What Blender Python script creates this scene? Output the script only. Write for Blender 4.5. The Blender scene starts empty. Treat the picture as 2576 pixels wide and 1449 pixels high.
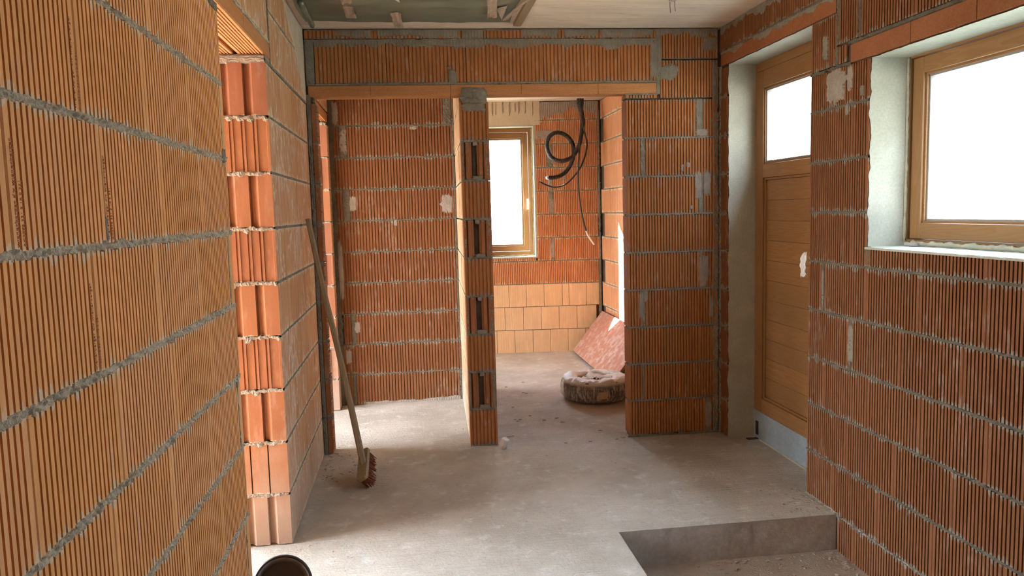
import bpy, math, random
from mathutils import Vector, Matrix, noise
R = random.Random(7)
sc = bpy.context.scene
COL = sc.collection

# ------------------------------------------------------------------ camera
PAN, TILT, ROLL, CAMZ, FPX = 0.1285, 0.1002, 0.0267, 1.5492, 1931.5
def cam_axes():
    cp, sp, ct, st = math.cos(PAN), math.sin(PAN), math.cos(TILT), math.sin(TILT)
    f = Vector((sp*ct, cp*ct, -st)); r = Vector((cp, -sp, 0)); d = f.cross(r)
    cr, sr = math.cos(ROLL), math.sin(ROLL)
    return cr*r + sr*d, -sr*r + cr*d, f
r_, d_, f_ = cam_axes()
cd = bpy.data.cameras.new('camera'); cam = bpy.data.objects.new('camera', cd); COL.objects.link(cam)
cd.sensor_width = 36.0; cd.lens = 36.0*FPX/2576.0; cd.clip_start = 0.02
m = Matrix.Identity(4)
for i in range(3):
    m[i][0] = r_[i]; m[i][1] = -d_[i]; m[i][2] = -f_[i]
m[2][3] = CAMZ
cam.matrix_world = m
sc.camera = cam

# ------------------------------------------------------------------ world, sun, exposure
w = bpy.data.worlds.new('world'); sc.world = w; w.use_nodes = True
nt = w.node_tree; nt.nodes.clear()
wo = nt.nodes.new('ShaderNodeOutputWorld'); bg = nt.nodes.new('ShaderNodeBackground')
tc = nt.nodes.new('ShaderNodeTexCoord'); sx = nt.nodes.new('ShaderNodeSeparateXYZ'); cr_ = nt.nodes.new('ShaderNodeValToRGB')
cr_.color_ramp.elements[0].position = 0.0; cr_.color_ramp.elements[0].color = (0.93, 0.96, 1.0, 1)
cr_.color_ramp.elements[1].position = 1.0; cr_.color_ramp.elements[1].color = (0.52, 0.75, 1.0, 1)
nt.links.new(tc.outputs['Generated'], sx.inputs[0]); nt.links.new(sx.outputs['Z'], cr_.inputs[0])
nt.links.new(cr_.outputs[0], bg.inputs[0]); nt.links.new(bg.outputs[0], wo.inputs[0])
# clear sky: brighter towards the sun's side, dimmer opposite
vd = nt.nodes.new('ShaderNodeVectorMath'); vd.operation = 'DOT_PRODUCT'; vd.inputs[1].default_value = (-0.591, 0.599, 0.540)
mr = nt.nodes.new('ShaderNodeMapRange'); mr.inputs['From Min'].default_value = -0.7; mr.inputs['From Max'].default_value = 1.0
mr.inputs['To Min'].default_value = 9.0; mr.inputs['To Max'].default_value = 50.0
nt.links.new(tc.outputs['Generated'], vd.inputs[0]); nt.links.new(vd.outputs['Value'], mr.inputs['Value']); nt.links.new(mr.outputs[0], bg.inputs[1])
sl = bpy.data.lights.new('sun', 'SUN'); sl.energy = 190.0; sl.angle = math.radians(0.6); sl.color = (1.0, 0.93, 0.82)
so = bpy.data.objects.new('sun', sl); COL.objects.link(so)
so.rotation_euler = Vector((0.705, -0.715, -0.645)).to_track_quat('-Z', 'Y').to_euler()
def portal(name, loc, rot, sx_, sy_):
    l = bpy.data.lights.new(name, 'AREA'); l.shape = 'RECTANGLE'; l.size = sx_; l.size_y = sy_
    l.cycles.is_portal = True
    o = bpy.data.objects.new(name, l); o.location = loc; o.rotation_euler = rot; COL.objects.link(o)
H = math.pi/2
portal('portal_side_window', (2.46, 2.50, 1.77), (0, H, 0), 0.9, 1.6)
portal('portal_far_window', (1.03, 8.66, 1.75), (-H, 0, 0), 0.75, 1.5)
portal('portal_room_window', (-3.5, 4.15, 1.3), (0, -H, 0), 2.5, 3.6)
portal('portal_door', (2.33, 4.28, 2.04), (0, H, 0), 0.6, 1.0)
sc.view_settings.view_transform = 'Standard'; sc.view_settings.look = 'None'
sc.view_settings.gamma = 1.0; sc.view_settings.use_curve_mapping = False
sc.view_settings.exposure = -0.10
sc.cycles.max_bounces = 10; sc.cycles.diffuse_bounces = 6; sc.cycles.transparent_max_bounces = 16
sc.cycles.use_denoising = True
sc.cycles.sample_clamp_indirect = 8.0
sc.cycles.caustics_reflective = False; sc.cycles.caustics_refractive = False

# ------------------------------------------------------------------ materials
def mat(name):
    m = bpy.data.materials.new(name); m.use_nodes = True
    t = m.node_tree; b = t.nodes['Principled BSDF']
    return m, t, b
def N(t, typ, **kw):
    n = t.nodes.new(typ)
    for k, v in kw.items():
        if k.startswith('i_'): n.inputs[k[2:].replace('_', ' ')].default_value = v
        else: setattr(n, k, v)
    return n
def L(t, a, b): t.links.new(a, b)
def mth(t, op, a, b=None, clamp=False):
    n = t.nodes.new('ShaderNodeMath'); n.operation = op; n.use_clamp = clamp
    for i, v in enumerate((a, b)):
        if v is None: continue
        if isinstance(v, (int, float)): n.inputs[i].default_value = v
        else: t.links.new(v, n.inputs[i])
    return n.outputs[0]
def mix(t, fac, a, b):
    n = t.nodes.new('ShaderNodeMix'); n.data_type = 'RGBA'
    for s, v in (('Factor', fac), ('A', a), ('B', b)):
        i = [x for x in n.inputs if x.name == s and (x.type == 'RGBA' or (s == 'Factor' and x.type == 'VALUE'))][0]
        if isinstance(v, (int, float)): i.default_value = v
        elif isinstance(v, tuple): i.default_value = (*v, 1)
        else: t.links.new(v, i)
    return [x for x in n.outputs if x.type == 'RGBA'][0]
def nz(t, scale, detail=3, vec=None, rough=0.55):
    n = N(t, 'ShaderNodeTexNoise'); n.inputs['Scale'].default_value = scale; n.inputs['Detail'].default_value = detail
    n.inputs['Roughness'].default_value = rough
    if vec is not None: t.links.new(vec, n.inputs['Vector'])
    return n.outputs[0]
def mp(t, src, scale=(1, 1, 1)):
    n = N(t, 'ShaderNodeMapping'); n.inputs['Scale'].default_value = scale; t.links.new(src, n.inputs['Vector']); return n.outputs[0]
def bump(t, b, h, strength=0.3, dist=0.002):
    n = N(t, 'ShaderNodeBump'); n.inputs['Strength'].default_value = strength; n.inputs['Distance'].default_value = dist
    t.links.new(h, n.inputs['Height']); t.links.new(n.outputs[0], b.inputs['Normal'])
def ramp(t, v, a, b):      # smooth 0..1 between a and b
    n = N(t, 'ShaderNodeMapRange'); n.interpolation_type = 'SMOOTHSTEP'
    n.inputs['From Min'].default_value = a; n.inputs['From Max'].default_value = b
    t.links.new(v, n.inputs['Value']); return n.outputs[0]

def brick_mat(name, c1, c2, white=0.35, smear=0.05, hgt=0.238, wthr=0.60):
    m, t, b = mat(name)
    g = N(t, 'ShaderNodeNewGeometry').outputs['Position']; oc = N(t, 'ShaderNodeTexCoord').outputs['Object']
    rnd = N(t, 'ShaderNodeObjectInfo').outputs['Random']
    base = mix(t, rnd, c1, c2)
    base = mix(t, mth(t, 'MULTIPLY', nz(t, 7, 3, g), 0.55), base, tuple(x*0.62 for x in c1))
    st = nz(t, 1, 4, mp(t, g, (38, 38, 5)), 0.6)
    base = mix(t, mth(t, 'MULTIPLY', ramp(t, st, 0.45, 0.75), 0.35), base, tuple(min(1, x*1.35+0.02) for x in c1))
    # pale lime bloom
    e = mth(t, 'MULTIPLY', ramp(t, nz(t, 1, 5, mp(t, g, (30, 30, 9)), 0.65), wthr-0.08, wthr+0.10), ramp(t, nz(t, 2.2, 2, g), 0.42, 0.62))
    base = mix(t, mth(t, 'MULTIPLY', e, white), base, (0.62, 0.53, 0.46))
    if 'smooth' in name:
        q = nz(t, 1, 3, mp(t, g, (9, 9, 3.2)), 0.55); ln = ramp(t, mth(t, 'ABSOLUTE', mth(t, 'SUBTRACT', q, 0.52)), 0.022, 0.004)
        ln = mth(t, 'MULTIPLY', ln, ramp(t, nz(t, 3.0, 3, g), 0.42, 0.52)); base = mix(t, mth(t, 'MULTIPLY', ln, 0.75), base, (0.70, 0.62, 0.52))
    if 'smooth' in name or 'jamb' in name:      # dust thrown up near the floor
        zz = N(t, 'ShaderNodeSeparateXYZ'); L(t, g, zz.inputs[0])
        du = ramp(t, mth(t, 'ADD', zz.outputs['Z'], mth(t, 'MULTIPLY', nz(t, 2.6, 4, g), -0.9)), 0.10, -0.42)
        base = mix(t, mth(t, 'MULTIPLY', du, 0.55), base, (0.42, 0.36, 0.30))
    # mortar smeared along the bed joints
    s = N(t, 'ShaderNodeSeparateXYZ'); L(t, oc, s.inputs[0])
    d = mth(t, 'MINIMUM', s.outputs['Z'], mth(t, 'SUBTRACT', hgt, s.outputs['Z']))
    k = mth(t, 'SUBTRACT', mth(t, 'MULTIPLY', nz(t, 1, 4, mp(t, g, (26, 26, 12)), 0.7), smear*2.6), smear*1.15)
    sm = ramp(t, mth(t, 'SUBTRACT', k, d), -0.002, 0.006)
    base = mix(t, mth(t, 'MULTIPLY', sm, 0.8), base, (0.25, 0.215, 0.17) if 'red' in name or 'warm' in name or 'edge' in name else (0.64, 0.53, 0.37))
    L(t, base, b.inputs['Base Color'])
    b.inputs['Roughness'].default_value = 0.85; b.inputs['Specular IOR Level'].default_value = 0.25
    bump(t, b, nz(t, 220, 3, g), 0.35, 0.0015)
    return m
def rough_mat(name, c1, c2, sc1=6, sc2=200, bs=0.6, bd=0.004, rough=0.9, spec=0.2, stretch=(1, 1, 1)):
    m, t, b = mat(name)
    g = N(t, 'ShaderNodeNewGeometry').outputs['Position']
    v = mp(t, g, stretch)
    a = nz(t, sc1, 5, v, 0.6); f = nz(t, sc2, 4, g, 0.7)
    c = mix(t, ramp(t, a, 0.3, 0.7), c1, c2)
    c = mix(t, mth(t, 'MULTIPLY', ramp(t, f, 0.35, 0.65), 0.35), c, tuple(x*0.55 for x in c1))
    L(t, c, b.inputs['Base Color']); b.inputs['Roughness'].default_value = rough
    b.inputs['Specular IOR Level'].default_value = spec
    bump(t, b, f, bs, bd)
    return m
M = {}
M['brick'] = brick_mat('brick_orange', (0.76, 0.375, 0.135), (0.80, 0.42, 0.19))
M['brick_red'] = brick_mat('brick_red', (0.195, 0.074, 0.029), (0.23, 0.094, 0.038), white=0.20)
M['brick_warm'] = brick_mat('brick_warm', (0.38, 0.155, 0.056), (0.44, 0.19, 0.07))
M['brick_bright'] = brick_mat('brick_bright', (0.58, 0.265, 0.13), (0.64, 0.32, 0.165))
M['brick_tan'] = brick_mat('brick_tan', (0.80, 0.56, 0.34), (0.82, 0.62, 0.41), white=0.2, smear=0.01)
M['brick_smooth'] = brick_mat('brick_smooth', (0.52, 0.275, 0.13), (0.60, 0.35, 0.19), white=0.65, smear=0.06, wthr=0.54)
M['brick_jamb'] = brick_mat('brick_jamb', (0.30, 0.118, 0.068), (0.37, 0.15, 0.058), white=0.12, smear=0.015)
M['brick_edge'] = brick_mat('brick_edge', (0.32, 0.13, 0.055), (0.38, 0.16, 0.07), white=0.3, smear=0.05)
M['mortar'] = rough_mat('mortar', (0.36, 0.33, 0.27), (0.26, 0.235, 0.185), 12, 260, 1.0, 0.006)
M['mortar_light'] = rough_mat('mortar_light', (0.66, 0.59, 0.45), (0.50, 0.445, 0.33), 14, 300, 0.8, 0.005)
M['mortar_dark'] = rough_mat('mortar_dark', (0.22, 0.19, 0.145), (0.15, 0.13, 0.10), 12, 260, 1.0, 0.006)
M['mortar_pale'] = rough_mat('mortar_pale', (0.40, 0.345, 0.30), (0.31, 0.265, 0.225), 12, 160, 0.9, 0.005)
M['mortar_core'] = rough_mat('mortar_core', (0.13, 0.10, 0.075), (0.09, 0.065, 0.05), 10, 200, 1.0, 0.006)
M['plaster'] = rough_mat('plaster', (0.47, 0.47, 0.39), (0.38, 0.38, 0.305), 5, 90, 0.35, 0.002, 0.8)
M['plaster_patch'] = rough_mat('plaster_patch', (0.60, 0.54, 0.42), (0.54, 0.47, 0.35), 5, 90, 0.3, 0.002, 0.85)
M['foam'] = rough_mat('foam', (0.55, 0.54, 0.42), (0.42, 0.41, 0.31), 30, 300, 0.5, 0.003)
M['lintel_red'] = rough_mat('lintel_red', (0.27, 0.10, 0.045), (0.31, 0.125, 0.055), 4, 120, 0.3, 0.0015, 0.85)
M['lintel'] = rough_mat('lintel_clay', (0.46, 0.21, 0.085), (0.52, 0.25, 0.11), 4, 120, 0.3, 0.0015, 0.85, stretch=(1, 1, 18))

def concrete_floor():
    m, t, b = mat('concrete_floor')
    g = N(t, 'ShaderNodeNewGeometry').outputs['Position']
    c = mix(t, ramp(t, nz(t, 1.6, 6, g, 0.65), 0.35, 0.65), (0.60, 0.55, 0.48), (0.45, 0.405, 0.34))
    c = mix(t, mth(t, 'MULTIPLY', ramp(t, nz(t, 9, 6, g, 0.7), 0.52, 0.70), 0.55), c, (0.76, 0.75, 0.72))
    c = mix(t, mth(t, 'MULTIPLY', ramp(t, nz(t, 28, 5, g, 0.7), 0.56, 0.74), 0.5), c, (0.24, 0.19, 0.15))
    L(t, c, b.inputs['Base Color']); b.inputs['Roughness'].default_value = 0.8
    b.inputs['Specular IOR Level'].default_value = 0.3
    c = mix(t, mth(t, 'MULTIPLY', ramp(t, nz(t, 130, 3, g, 0.8), 0.58, 0.72), 0.45), c, (0.20, 0.17, 0.14)); L(t, c, b.inputs['Base Color'])
    st = nz(t, 1, 5, mp(t, g, (3, 45, 20)), 0.65)
    f = nz(t, 60, 6, g, 0.75)
    h = mth(t, 'ADD', mth(t, 'MULTIPLY', st, 0.8), f)
    bump(t, b, h, 0.9, 0.016)
    return m
M['floor'] = concrete_floor()
M['pit_floor'] = rough_mat('pit_floor', (0.46, 0.38, 0.30), (0.36, 0.29, 0.23), 8, 130, 0.9, 0.008)
M['riser'] = rough_mat('riser_concrete', (0.58, 0.54, 0.49), (0.45, 0.415, 0.37), 5, 40, 0.5, 0.004)
def ceiling_mat():
    m, t, b = mat('ceiling_concrete')
    g = N(t, 'ShaderNodeNewGeometry').outputs['Position']
    c = mix(t, ramp(t, nz(t, 1, 6, mp(t, g, (1.5, 9, 1)), 0.6), 0.35, 0.65), (0.76, 0.68, 0.57), (0.66, 0.585, 0.485))
    c = mix(t, mth(t, 'MULTIPLY', ramp(t, nz(t, 1, 5, mp(t, g, (4, 30, 1)), 0.7), 0.6, 0.72), 0.5), c, (0.30, 0.25, 0.2))
    L(t, c, b.inputs['Base Color']); b.inputs['Roughness'].default_value = 0.85
    bump(t, b, nz(t, 1, 5, mp(t, g, (5, 60, 5)), 0.7), 0.5, 0.004)
    return m
M['ceiling'] = ceiling_mat()
def wood_mat(name, c1, c2, axis=(1, 1, 12), rough=0.45):
    m, t, b = mat(name)
    oc = N(t, 'ShaderNodeTexCoord').outputs['Object']; rnd = N(t, 'ShaderNodeObjectInfo').outputs['Random']
    v = N(t, 'ShaderNodeVectorMath', operation='ADD'); L(t, mp(t, oc, axis), v.inputs[0])
    cx = N(t, 'ShaderNodeCombineXYZ'); L(t, mth(t, 'MULTIPLY', rnd, 37.0), cx.inputs[0]); L(t, mth(t, 'MULTIPLY', rnd, 91.0), cx.inputs[2]); L(t, cx.outputs[0], v.inputs[1])
    a = nz(t, 1.3, 2, v.outputs[0], 0.4)
    rings = mth(t, 'FRACT', mth(t, 'MULTIPLY', a, 9.0))
    f = nz(t, 1, 4, mp(t, oc, tuple(x*30 for x in axis)), 0.6)
    c = mix(t, ramp(t, rings, 0.0, 1.0), c1, c2)
    c = mix(t, mth(t, 'MULTIPLY', f, 0.4), c, tuple(x*0.75 for x in c2))
    c = mix(t, mth(t, 'MULTIPLY', rnd, 0.55), c, tuple(x*0.62 for x in c1))
    L(t, c, b.inputs['Base Color']); b.inputs['Roughness'].default_value = rough
    b.inputs['Specular IOR Level'].default_value = 0.35
    return m
M['wood_y'] = wood_mat('spruce_along_y', (0.36, 0.18, 0.065), (0.29, 0.135, 0.045), (14, 1.2, 14))
M['wood_z'] = wood_mat('spruce_along_z', (0.33, 0.175, 0.070), (0.27, 0.14, 0.052), (14, 14, 1.0))
M['wood_x'] = wood_mat('spruce_along_x', (0.36, 0.195, 0.080), (0.29, 0.145, 0.052), (1.0, 14, 14))
M['wood_old'] = wood_mat('weathered_wood', (0.36, 0.28, 0.18), (0.27, 0.20, 0.12), (20, 20, 1.5), 0.8)
def plain(name, c, rough=0.5, metal=0.0, spec=0.5):
    m, t, b = mat(name); b.inputs['Base Color'].default_value = (*c, 1); b.inputs['Roughness'].default_value = rough
    b.inputs['Metallic'].default_value = metal; b.inputs['Specular IOR Level'].default_value = spec
    g = N(t, 'ShaderNodeNewGeometry').outputs['Position']
    c2 = mix(t, mth(t, 'MULTIPLY', nz(t, 25, 4, g), 0.35), c, tuple(x*0.6 for x in c)); L(t, c2, b.inputs['Base Color'])
    return m
M['black'] = plain('black_plastic', (0.022, 0.02, 0.02), 0.45)
M['dark_grey'] = plain('dark_grey_plastic', (0.48, 0.42, 0.38), 0.5)
M['zinc'] = rough_mat('zinc_sheet', (0.34, 0.42, 0.47), (0.28, 0.36, 0.41), 9, 50, 0.05, 0.001, 0.45, 0.5)
M['dark_metal'] = plain('dark_metal', (0.06, 0.05, 0.045), 0.5, 0.6)
M['steel'] = plain('brushed_steel', (0.6, 0.6, 0.6), 0.3, 1.0)
M['white_handle'] = plain('pale_metal', (0.75, 0.74, 0.70), 0.35)
M['rubber_seal'] = plain('grey_seal', (0.30, 0.30, 0.29), 0.6)
M['white_plastic'] = plain('white_plastic', (0.78, 0.76, 0.74), 0.35)
M['bristle'] = plain('red_brown_bristle', (0.22, 0.060, 0.028), 0.7)
M['tape'] = rough_mat('paper_tape', (0.46, 0.38, 0.30), (0.36, 0.30, 0.24), 20, 100, 0.3, 0.002)
M['tarp'] = plain('green_grey_sheet', (0.17, 0.21, 0.16), 0.32, 0.0, 0.6)
M['debris'] = rough_mat('rubble', (0.50, 0.44, 0.37), (0.38, 0.25, 0.17), 40, 200, 0.5, 0.002)
M['ground'] = rough_mat('pale_gravel', (0.30, 0.29, 0.25), (0.22, 0.22, 0.18), 3, 30, 0.2, 0.01)
M['far_label'] = plain('brown_paper', (0.52, 0.38, 0.26), 0.6)
def board_mat():
    m, t, b = mat('formwork_face'); g = N(t, 'ShaderNodeNewGeometry').outputs['Position']
    c = mix(t, ramp(t, nz(t, 1, 5, mp(t, g, (14, 14, 14)), 0.7), 0.45, 0.65), (0.36, 0.15, 0.11), (0.50, 0.36, 0.32))
    L(t, c, b.inputs['Base Color']); b.inputs['Roughness'].default_value = 0.28; b.inputs['Specular IOR Level'].default_value = 0.8
    return m
M['board'] = board_mat()
def film_mat():
    m, t, b = mat('clear_film'); t.nodes.remove(b)
    g = N(t, 'ShaderNodeNewGeometry').outputs['Position']
    out = t.nodes['Material Output']; p = N(t, 'ShaderNodeBsdfPrincipled'); p.inputs['Base Color'].default_value = (0.74, 0.74, 0.74, 1)
    p.inputs['Roughness'].default_value = 0.32
    tr = N(t, 'ShaderNodeBsdfTransparent'); mx = N(t, 'ShaderNodeMixShader')
    oc = N(t, 'ShaderNodeTexCoord').outputs['Object']; s = N(t, 'ShaderNodeSeparateXYZ'); L(t, oc, s.inputs[0])
    up = ramp(t, s.outputs['Z'], 0.135, 0.175)  # top made whiter and denser, standing in for light from above
    n = ramp(t, nz(t, 1, 5, mp(t, g, (60, 60, 10)), 0.75), 0.42, 0.66)
    fac = mth(t, 'MAXIMUM', mth(t, 'MULTIPLY', up, 0.95), mth(t, 'ADD', 0.16, mth(t, 'MULTIPLY', n, 0.55)), True)
    bp = N(t, 'ShaderNodeBump'); bp.inputs['Strength'].default_value = 1.0; bp.inputs['Distance'].default_value = 0.012
    L(t, nz(t, 1, 4, mp(t, g, (40, 22, 14)), 0.7), bp.inputs['Height']); L(t, bp.outputs[0], p.inputs['Normal'])
    L(t, fac, mx.inputs[0]); L(t, tr.outputs[0], mx.inputs[1]); L(t, p.outputs[0], mx.inputs[2]); L(t, mx.outputs[0], out.inputs[0])
    return m
M['film'] = film_mat()
def glass_mat():
    m, t, b = mat('window_glass'); t.nodes.remove(b); out = t.nodes['Material Output']
    tr = N(t, 'ShaderNodeBsdfTransparent'); gl = N(t, 'ShaderNodeBsdfGlossy'); gl.inputs['Roughness'].default_value = 0.02
    mx = N(t, 'ShaderNodeMixShader'); mx.inputs[0].default_value = 0.05
    L(t, tr.outputs[0], mx.inputs[1]); L(t, gl.outputs[0], mx.inputs[2]); L(t, mx.outputs[0], out.inputs[0])
    return m
M['glass'] = glass_mat()

# ------------------------------------------------------------------ mesh helpers
class MB:
    def __init__(s): s.v = []; s.f = []
    def add(s, v, f):
        o = len(s.v); s.v += [tuple(x) for x in v]; s.f += [tuple(i+o for i in q) for q in f]; return s
    def box(s, x0, x1, y0, y1, z0, z1, mtx=None):
        v = [Vector((x, y, z)) for z in (z0, z1) for y in (y0, y1) for x in (x0, x1)]
        if mtx is not None: v = [mtx @ q for q in v]
        return s.add(v, [(0, 2, 3, 1), (4, 5, 7, 6), (0, 1, 5, 4), (2, 6, 7, 3), (0, 4, 6, 2), (1, 3, 7, 5)])
    def prism(s, pts, z0, z1, mtx=None):       # pts counter-clockwise in xy
        n = len(pts); v = [Vector((x, y, z)) for z in (z0, z1) for x, y in pts]
        if mtx is not None: v = [mtx @ q for q in v]
        f = [tuple(range(n-1, -1, -1)), tuple(range(n, 2*n))] + [(i, (i+1) % n, (i+1) % n+n, i+n) for i in range(n)]
        return s.add(v, f)
    def tube(s, pts, rad, n=10, cap=True, wob=None):
        pts = [Vector(p) for p in pts]; rings = []; up = Vector((0.13, 0.31, 0.94)).normalized()
        for i, p in enumerate(pts):
            a = pts[max(0, i-1)]; b = pts[min(len(pts)-1, i+1)]; t = (b-a).normalized()
            x = up.cross(t)
            if x.length < 1e-3: x = Vector((1, 0, 0))
            x.normalize(); y = t.cross(x); up = y
            rr = rad[i] if isinstance(rad, (list, tuple)) else rad
            ring = []
            for k in range(n):
                a_ = 2*math.pi*k/n; q = rr*(1+(wob*noise.noise(Vector((i*0.7, k*1.3, p.x*9))) if wob else 0))
                ring.append(p+q*(math.cos(a_)*x+math.sin(a_)*y))
            rings.append(ring)
        v = [q for r in rings for q in r]; f = []
        for i in range(len(rings)-1):
            for k in range(n): f.append((i*n+k, i*n+(k+1) % n, (i+1)*n+(k+1) % n, (i+1)*n+k))
        if cap: f += [tuple(range(n-1, -1, -1)), tuple((len(rings)-1)*n+k for k in range(n))]
        return s.add(v, f)
    def lathe(s, prof, n=32, mtx=None, close=False, wob=None):
        v = []; f = []; P = len(prof)
        for k in range(n):
            a = 2*math.pi*k/n
            for j, (r, z) in enumerate(prof):
                q = Vector((r*math.cos(a), r*math.sin(a), z))
                if wob: q += wob(a, j, q)
                v.append(mtx @ q if mtx is not None else q)
        for k in range(n):
            k2 = (k+1) % n
            for j in range(P if close else P-1):
                j2 = (j+1) % P
                f.append((k*P+j, k2*P+j, k2*P+j2, k*P+j2))
        return s.add(v, f)
    def grid(s, fn, nu, nv):
        v = [fn(i/nu, j/nv) for i in range(nu+1) for j in range(nv+1)]
        f = [(i*(nv+1)+j, (i+1)*(nv+1)+j, (i+1)*(nv+1)+j+1, i*(nv+1)+j+1) for i in range(nu) for j in range(nv)]
        return s.add(v, f)
    def mesh(s, name, material, smooth=False):
        me = bpy.data.meshes.new(name); me.from_pydata(s.v, [], s.f); me.update()
        if isinstance(material, str): material = M[material]
        me.materials.append(material)
        if smooth: me.polygons.foreach_set('use_smooth', [True]*len(me.polygons))
        return me
    def build(s, name, material, parent=None, smooth=False, loc=None, rot=None, kind=None, bevel=0):
        o = bpy.data.objects.new(name, s.mesh(name, material, smooth)); COL.objects.link(o)
        if parent: o.parent = parent
        if loc: o.location = loc
        if rot: o.rotation_euler = rot
        if kind: o['kind'] = kind
        if bevel:
            b = o.modifiers.new('bevel', 'BEVEL'); b.width = bevel; b.segments = 2; b.limit_method = 'ANGLE'
        return o
def thing(name, label, cat, loc=(0, 0, 0), rot=(0, 0, 0), group=None):
    o = bpy.data.objects.new(name, None); COL.objects.link(o); o.location = loc; o.rotation_euler = rot
    o.empty_display_size = 0.1; tag(o, label, cat, group); return o
def tag(o, label, cat, group=None):
    o['label'] = label; o['category'] = cat
    if group: o['group'] = group
    return o
def P(u, v, axis, c):     # point of the world seen at photograph position u,v lying on the plane axis=c (measuring aid)
    d = ((u-1288)/FPX)*r_ + ((v-724.5)/FPX)*d_ + f_
    o = Vector((0, 0, CAMZ)); t = (c-o[axis])/d[axis]; return o+d*t

# ------------------------------------------------------------------ walls of laid bricks
_cache = {}
def front_profile(kind, Ln):
    """front outline of a brick from s=0 to s=Ln, y = depth below the face"""
    p = [(0, 0.003), (0.0025, 0)]
    if kind == 'wide':
        pitch, gw, gd, mg = 0.0243, 0.0085, 0.0075, 0.015
    elif kind == 'rib':
        pitch, gw, gd, mg = 0.0196, 0.0072, 0.009, 0.016
    elif kind == 'fine':
        pitch, gw, gd, mg = 0.0192, 0.0072, 0.010, 0.017
    elif kind == 'tan':
        pitch, gw, gd, mg = 0.026, 0.002, 0.0015, 0.015
    elif kind == 'smooth':
        pitch, gw, gd, mg = 0.09, 0.002, 0.0012, 0.05
    elif kind == 'end':       # hollow end face of the column
        w_ = Ln/0.185
        for a, b in ((0.018, 0), (0.020, 0.02), (0.028, 0.02), (0.030, 0.004), (0.052, 0.004), (0.056, 0.012), (0.066, 0.012), (0.070, 0.05),
                     (0.100, 0.05), (0.103, 0.012), (0.112, 0.012), (0.116, 0.004), (0.138, 0.004), (0.141, 0.016), (0.146, 0.016), (0.149, 0.0)):
            p.append((a*w_, b))
        return p+[(Ln-0.0025, 0), (Ln, 0.003)]
    else:
        return p+[(Ln-0.0025, 0), (Ln, 0.003)]
    n = int((Ln-2*mg)/pitch)
    if n > 0:
        st = mg+((Ln-2*mg)-n*pitch)/2
        for i in range(n+1):
            c = st+i*pitch
            if kind in ('rib', 'wide'):
                p += [(c-gw*0.5-0.0018, 0), (c-gw*0.30, gd*0.8), (c, gd), (c+gw*0.30, gd*0.9), (c+gw*0.5, 0)]
            else:
                p += [(c-gw*0.5, 0), (c-gw*0.42, gd), (c+gw*0.42, gd), (c+gw*0.5, 0)]
    return p+[(Ln-0.0025, 0), (Ln, 0.003)]
def end_profile(kind, D):
    """outline of the exposed end from y=D to y=0, x = recess"""
    if kind == 'tongue':
        q = [(0, 0), (0.062, 0), (0.068, 0.006), (0.086, 0.024), (0.100, 0.024), (0.103, 0.0), (0.163, 0.0), (0.169, 0.006), (0.186, 0.024), (0.199, 0.024), (0.202, 0.0), (D, 0)]
    elif kind == 'ridge':
        q = [(0, 0), (0.010, 0), (0.012, 0.005)]
        for i in range(1, 5):
            c = 0.010+0.052*i
            if c+0.012 < D: q += [(c-0.010, 0.006), (c-0.009, 0.0), (c, 0.0), (c+0.003, 0.012), (c+0.007, 0.012), (c+0.009, 0.005)]
        q += [(D-0.001, 0.005), (D, 0)]
    elif kind == 'slit':
        q = [(0, 0)]
        for c in (0.085, 0.165): q += [(c, 0), (c+0.0005, 0.03), (c+0.0055, 0.03), (c+0.006, 0)]
        q += [(D, 0)]
    else:
        q = [(0, 0), (D, 0)]
    return [(x, y) for y, x in reversed(q) if y <= D]
def brick_mesh(kind, Ln, h, D, material, end=None):
    key = (kind, round(Ln, 3), round(h, 3), round(D, 3), material, end)
    if key not in _cache:
        pts = front_profile(kind, Ln)+[(Ln, D)]
        if end: pts = pts[2:] ; pts = pts+end_profile(end, D)
        else: pts = pts+[(0, D)]
        me = MB().prism(pts, 0, h).mesh('brick', material)
        if material == 'brick_jamb':        # limed wall face; end coloured darker to offset the light on it
            me.materials.append(M['brick_smooth'])
            for pl_ in me.polygons:
                if pl_.normal.y < -0.7 and pl_.center.y < 0.003: pl_.material_index = 1
        _cache[key] = me
    return _cache[key]
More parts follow.
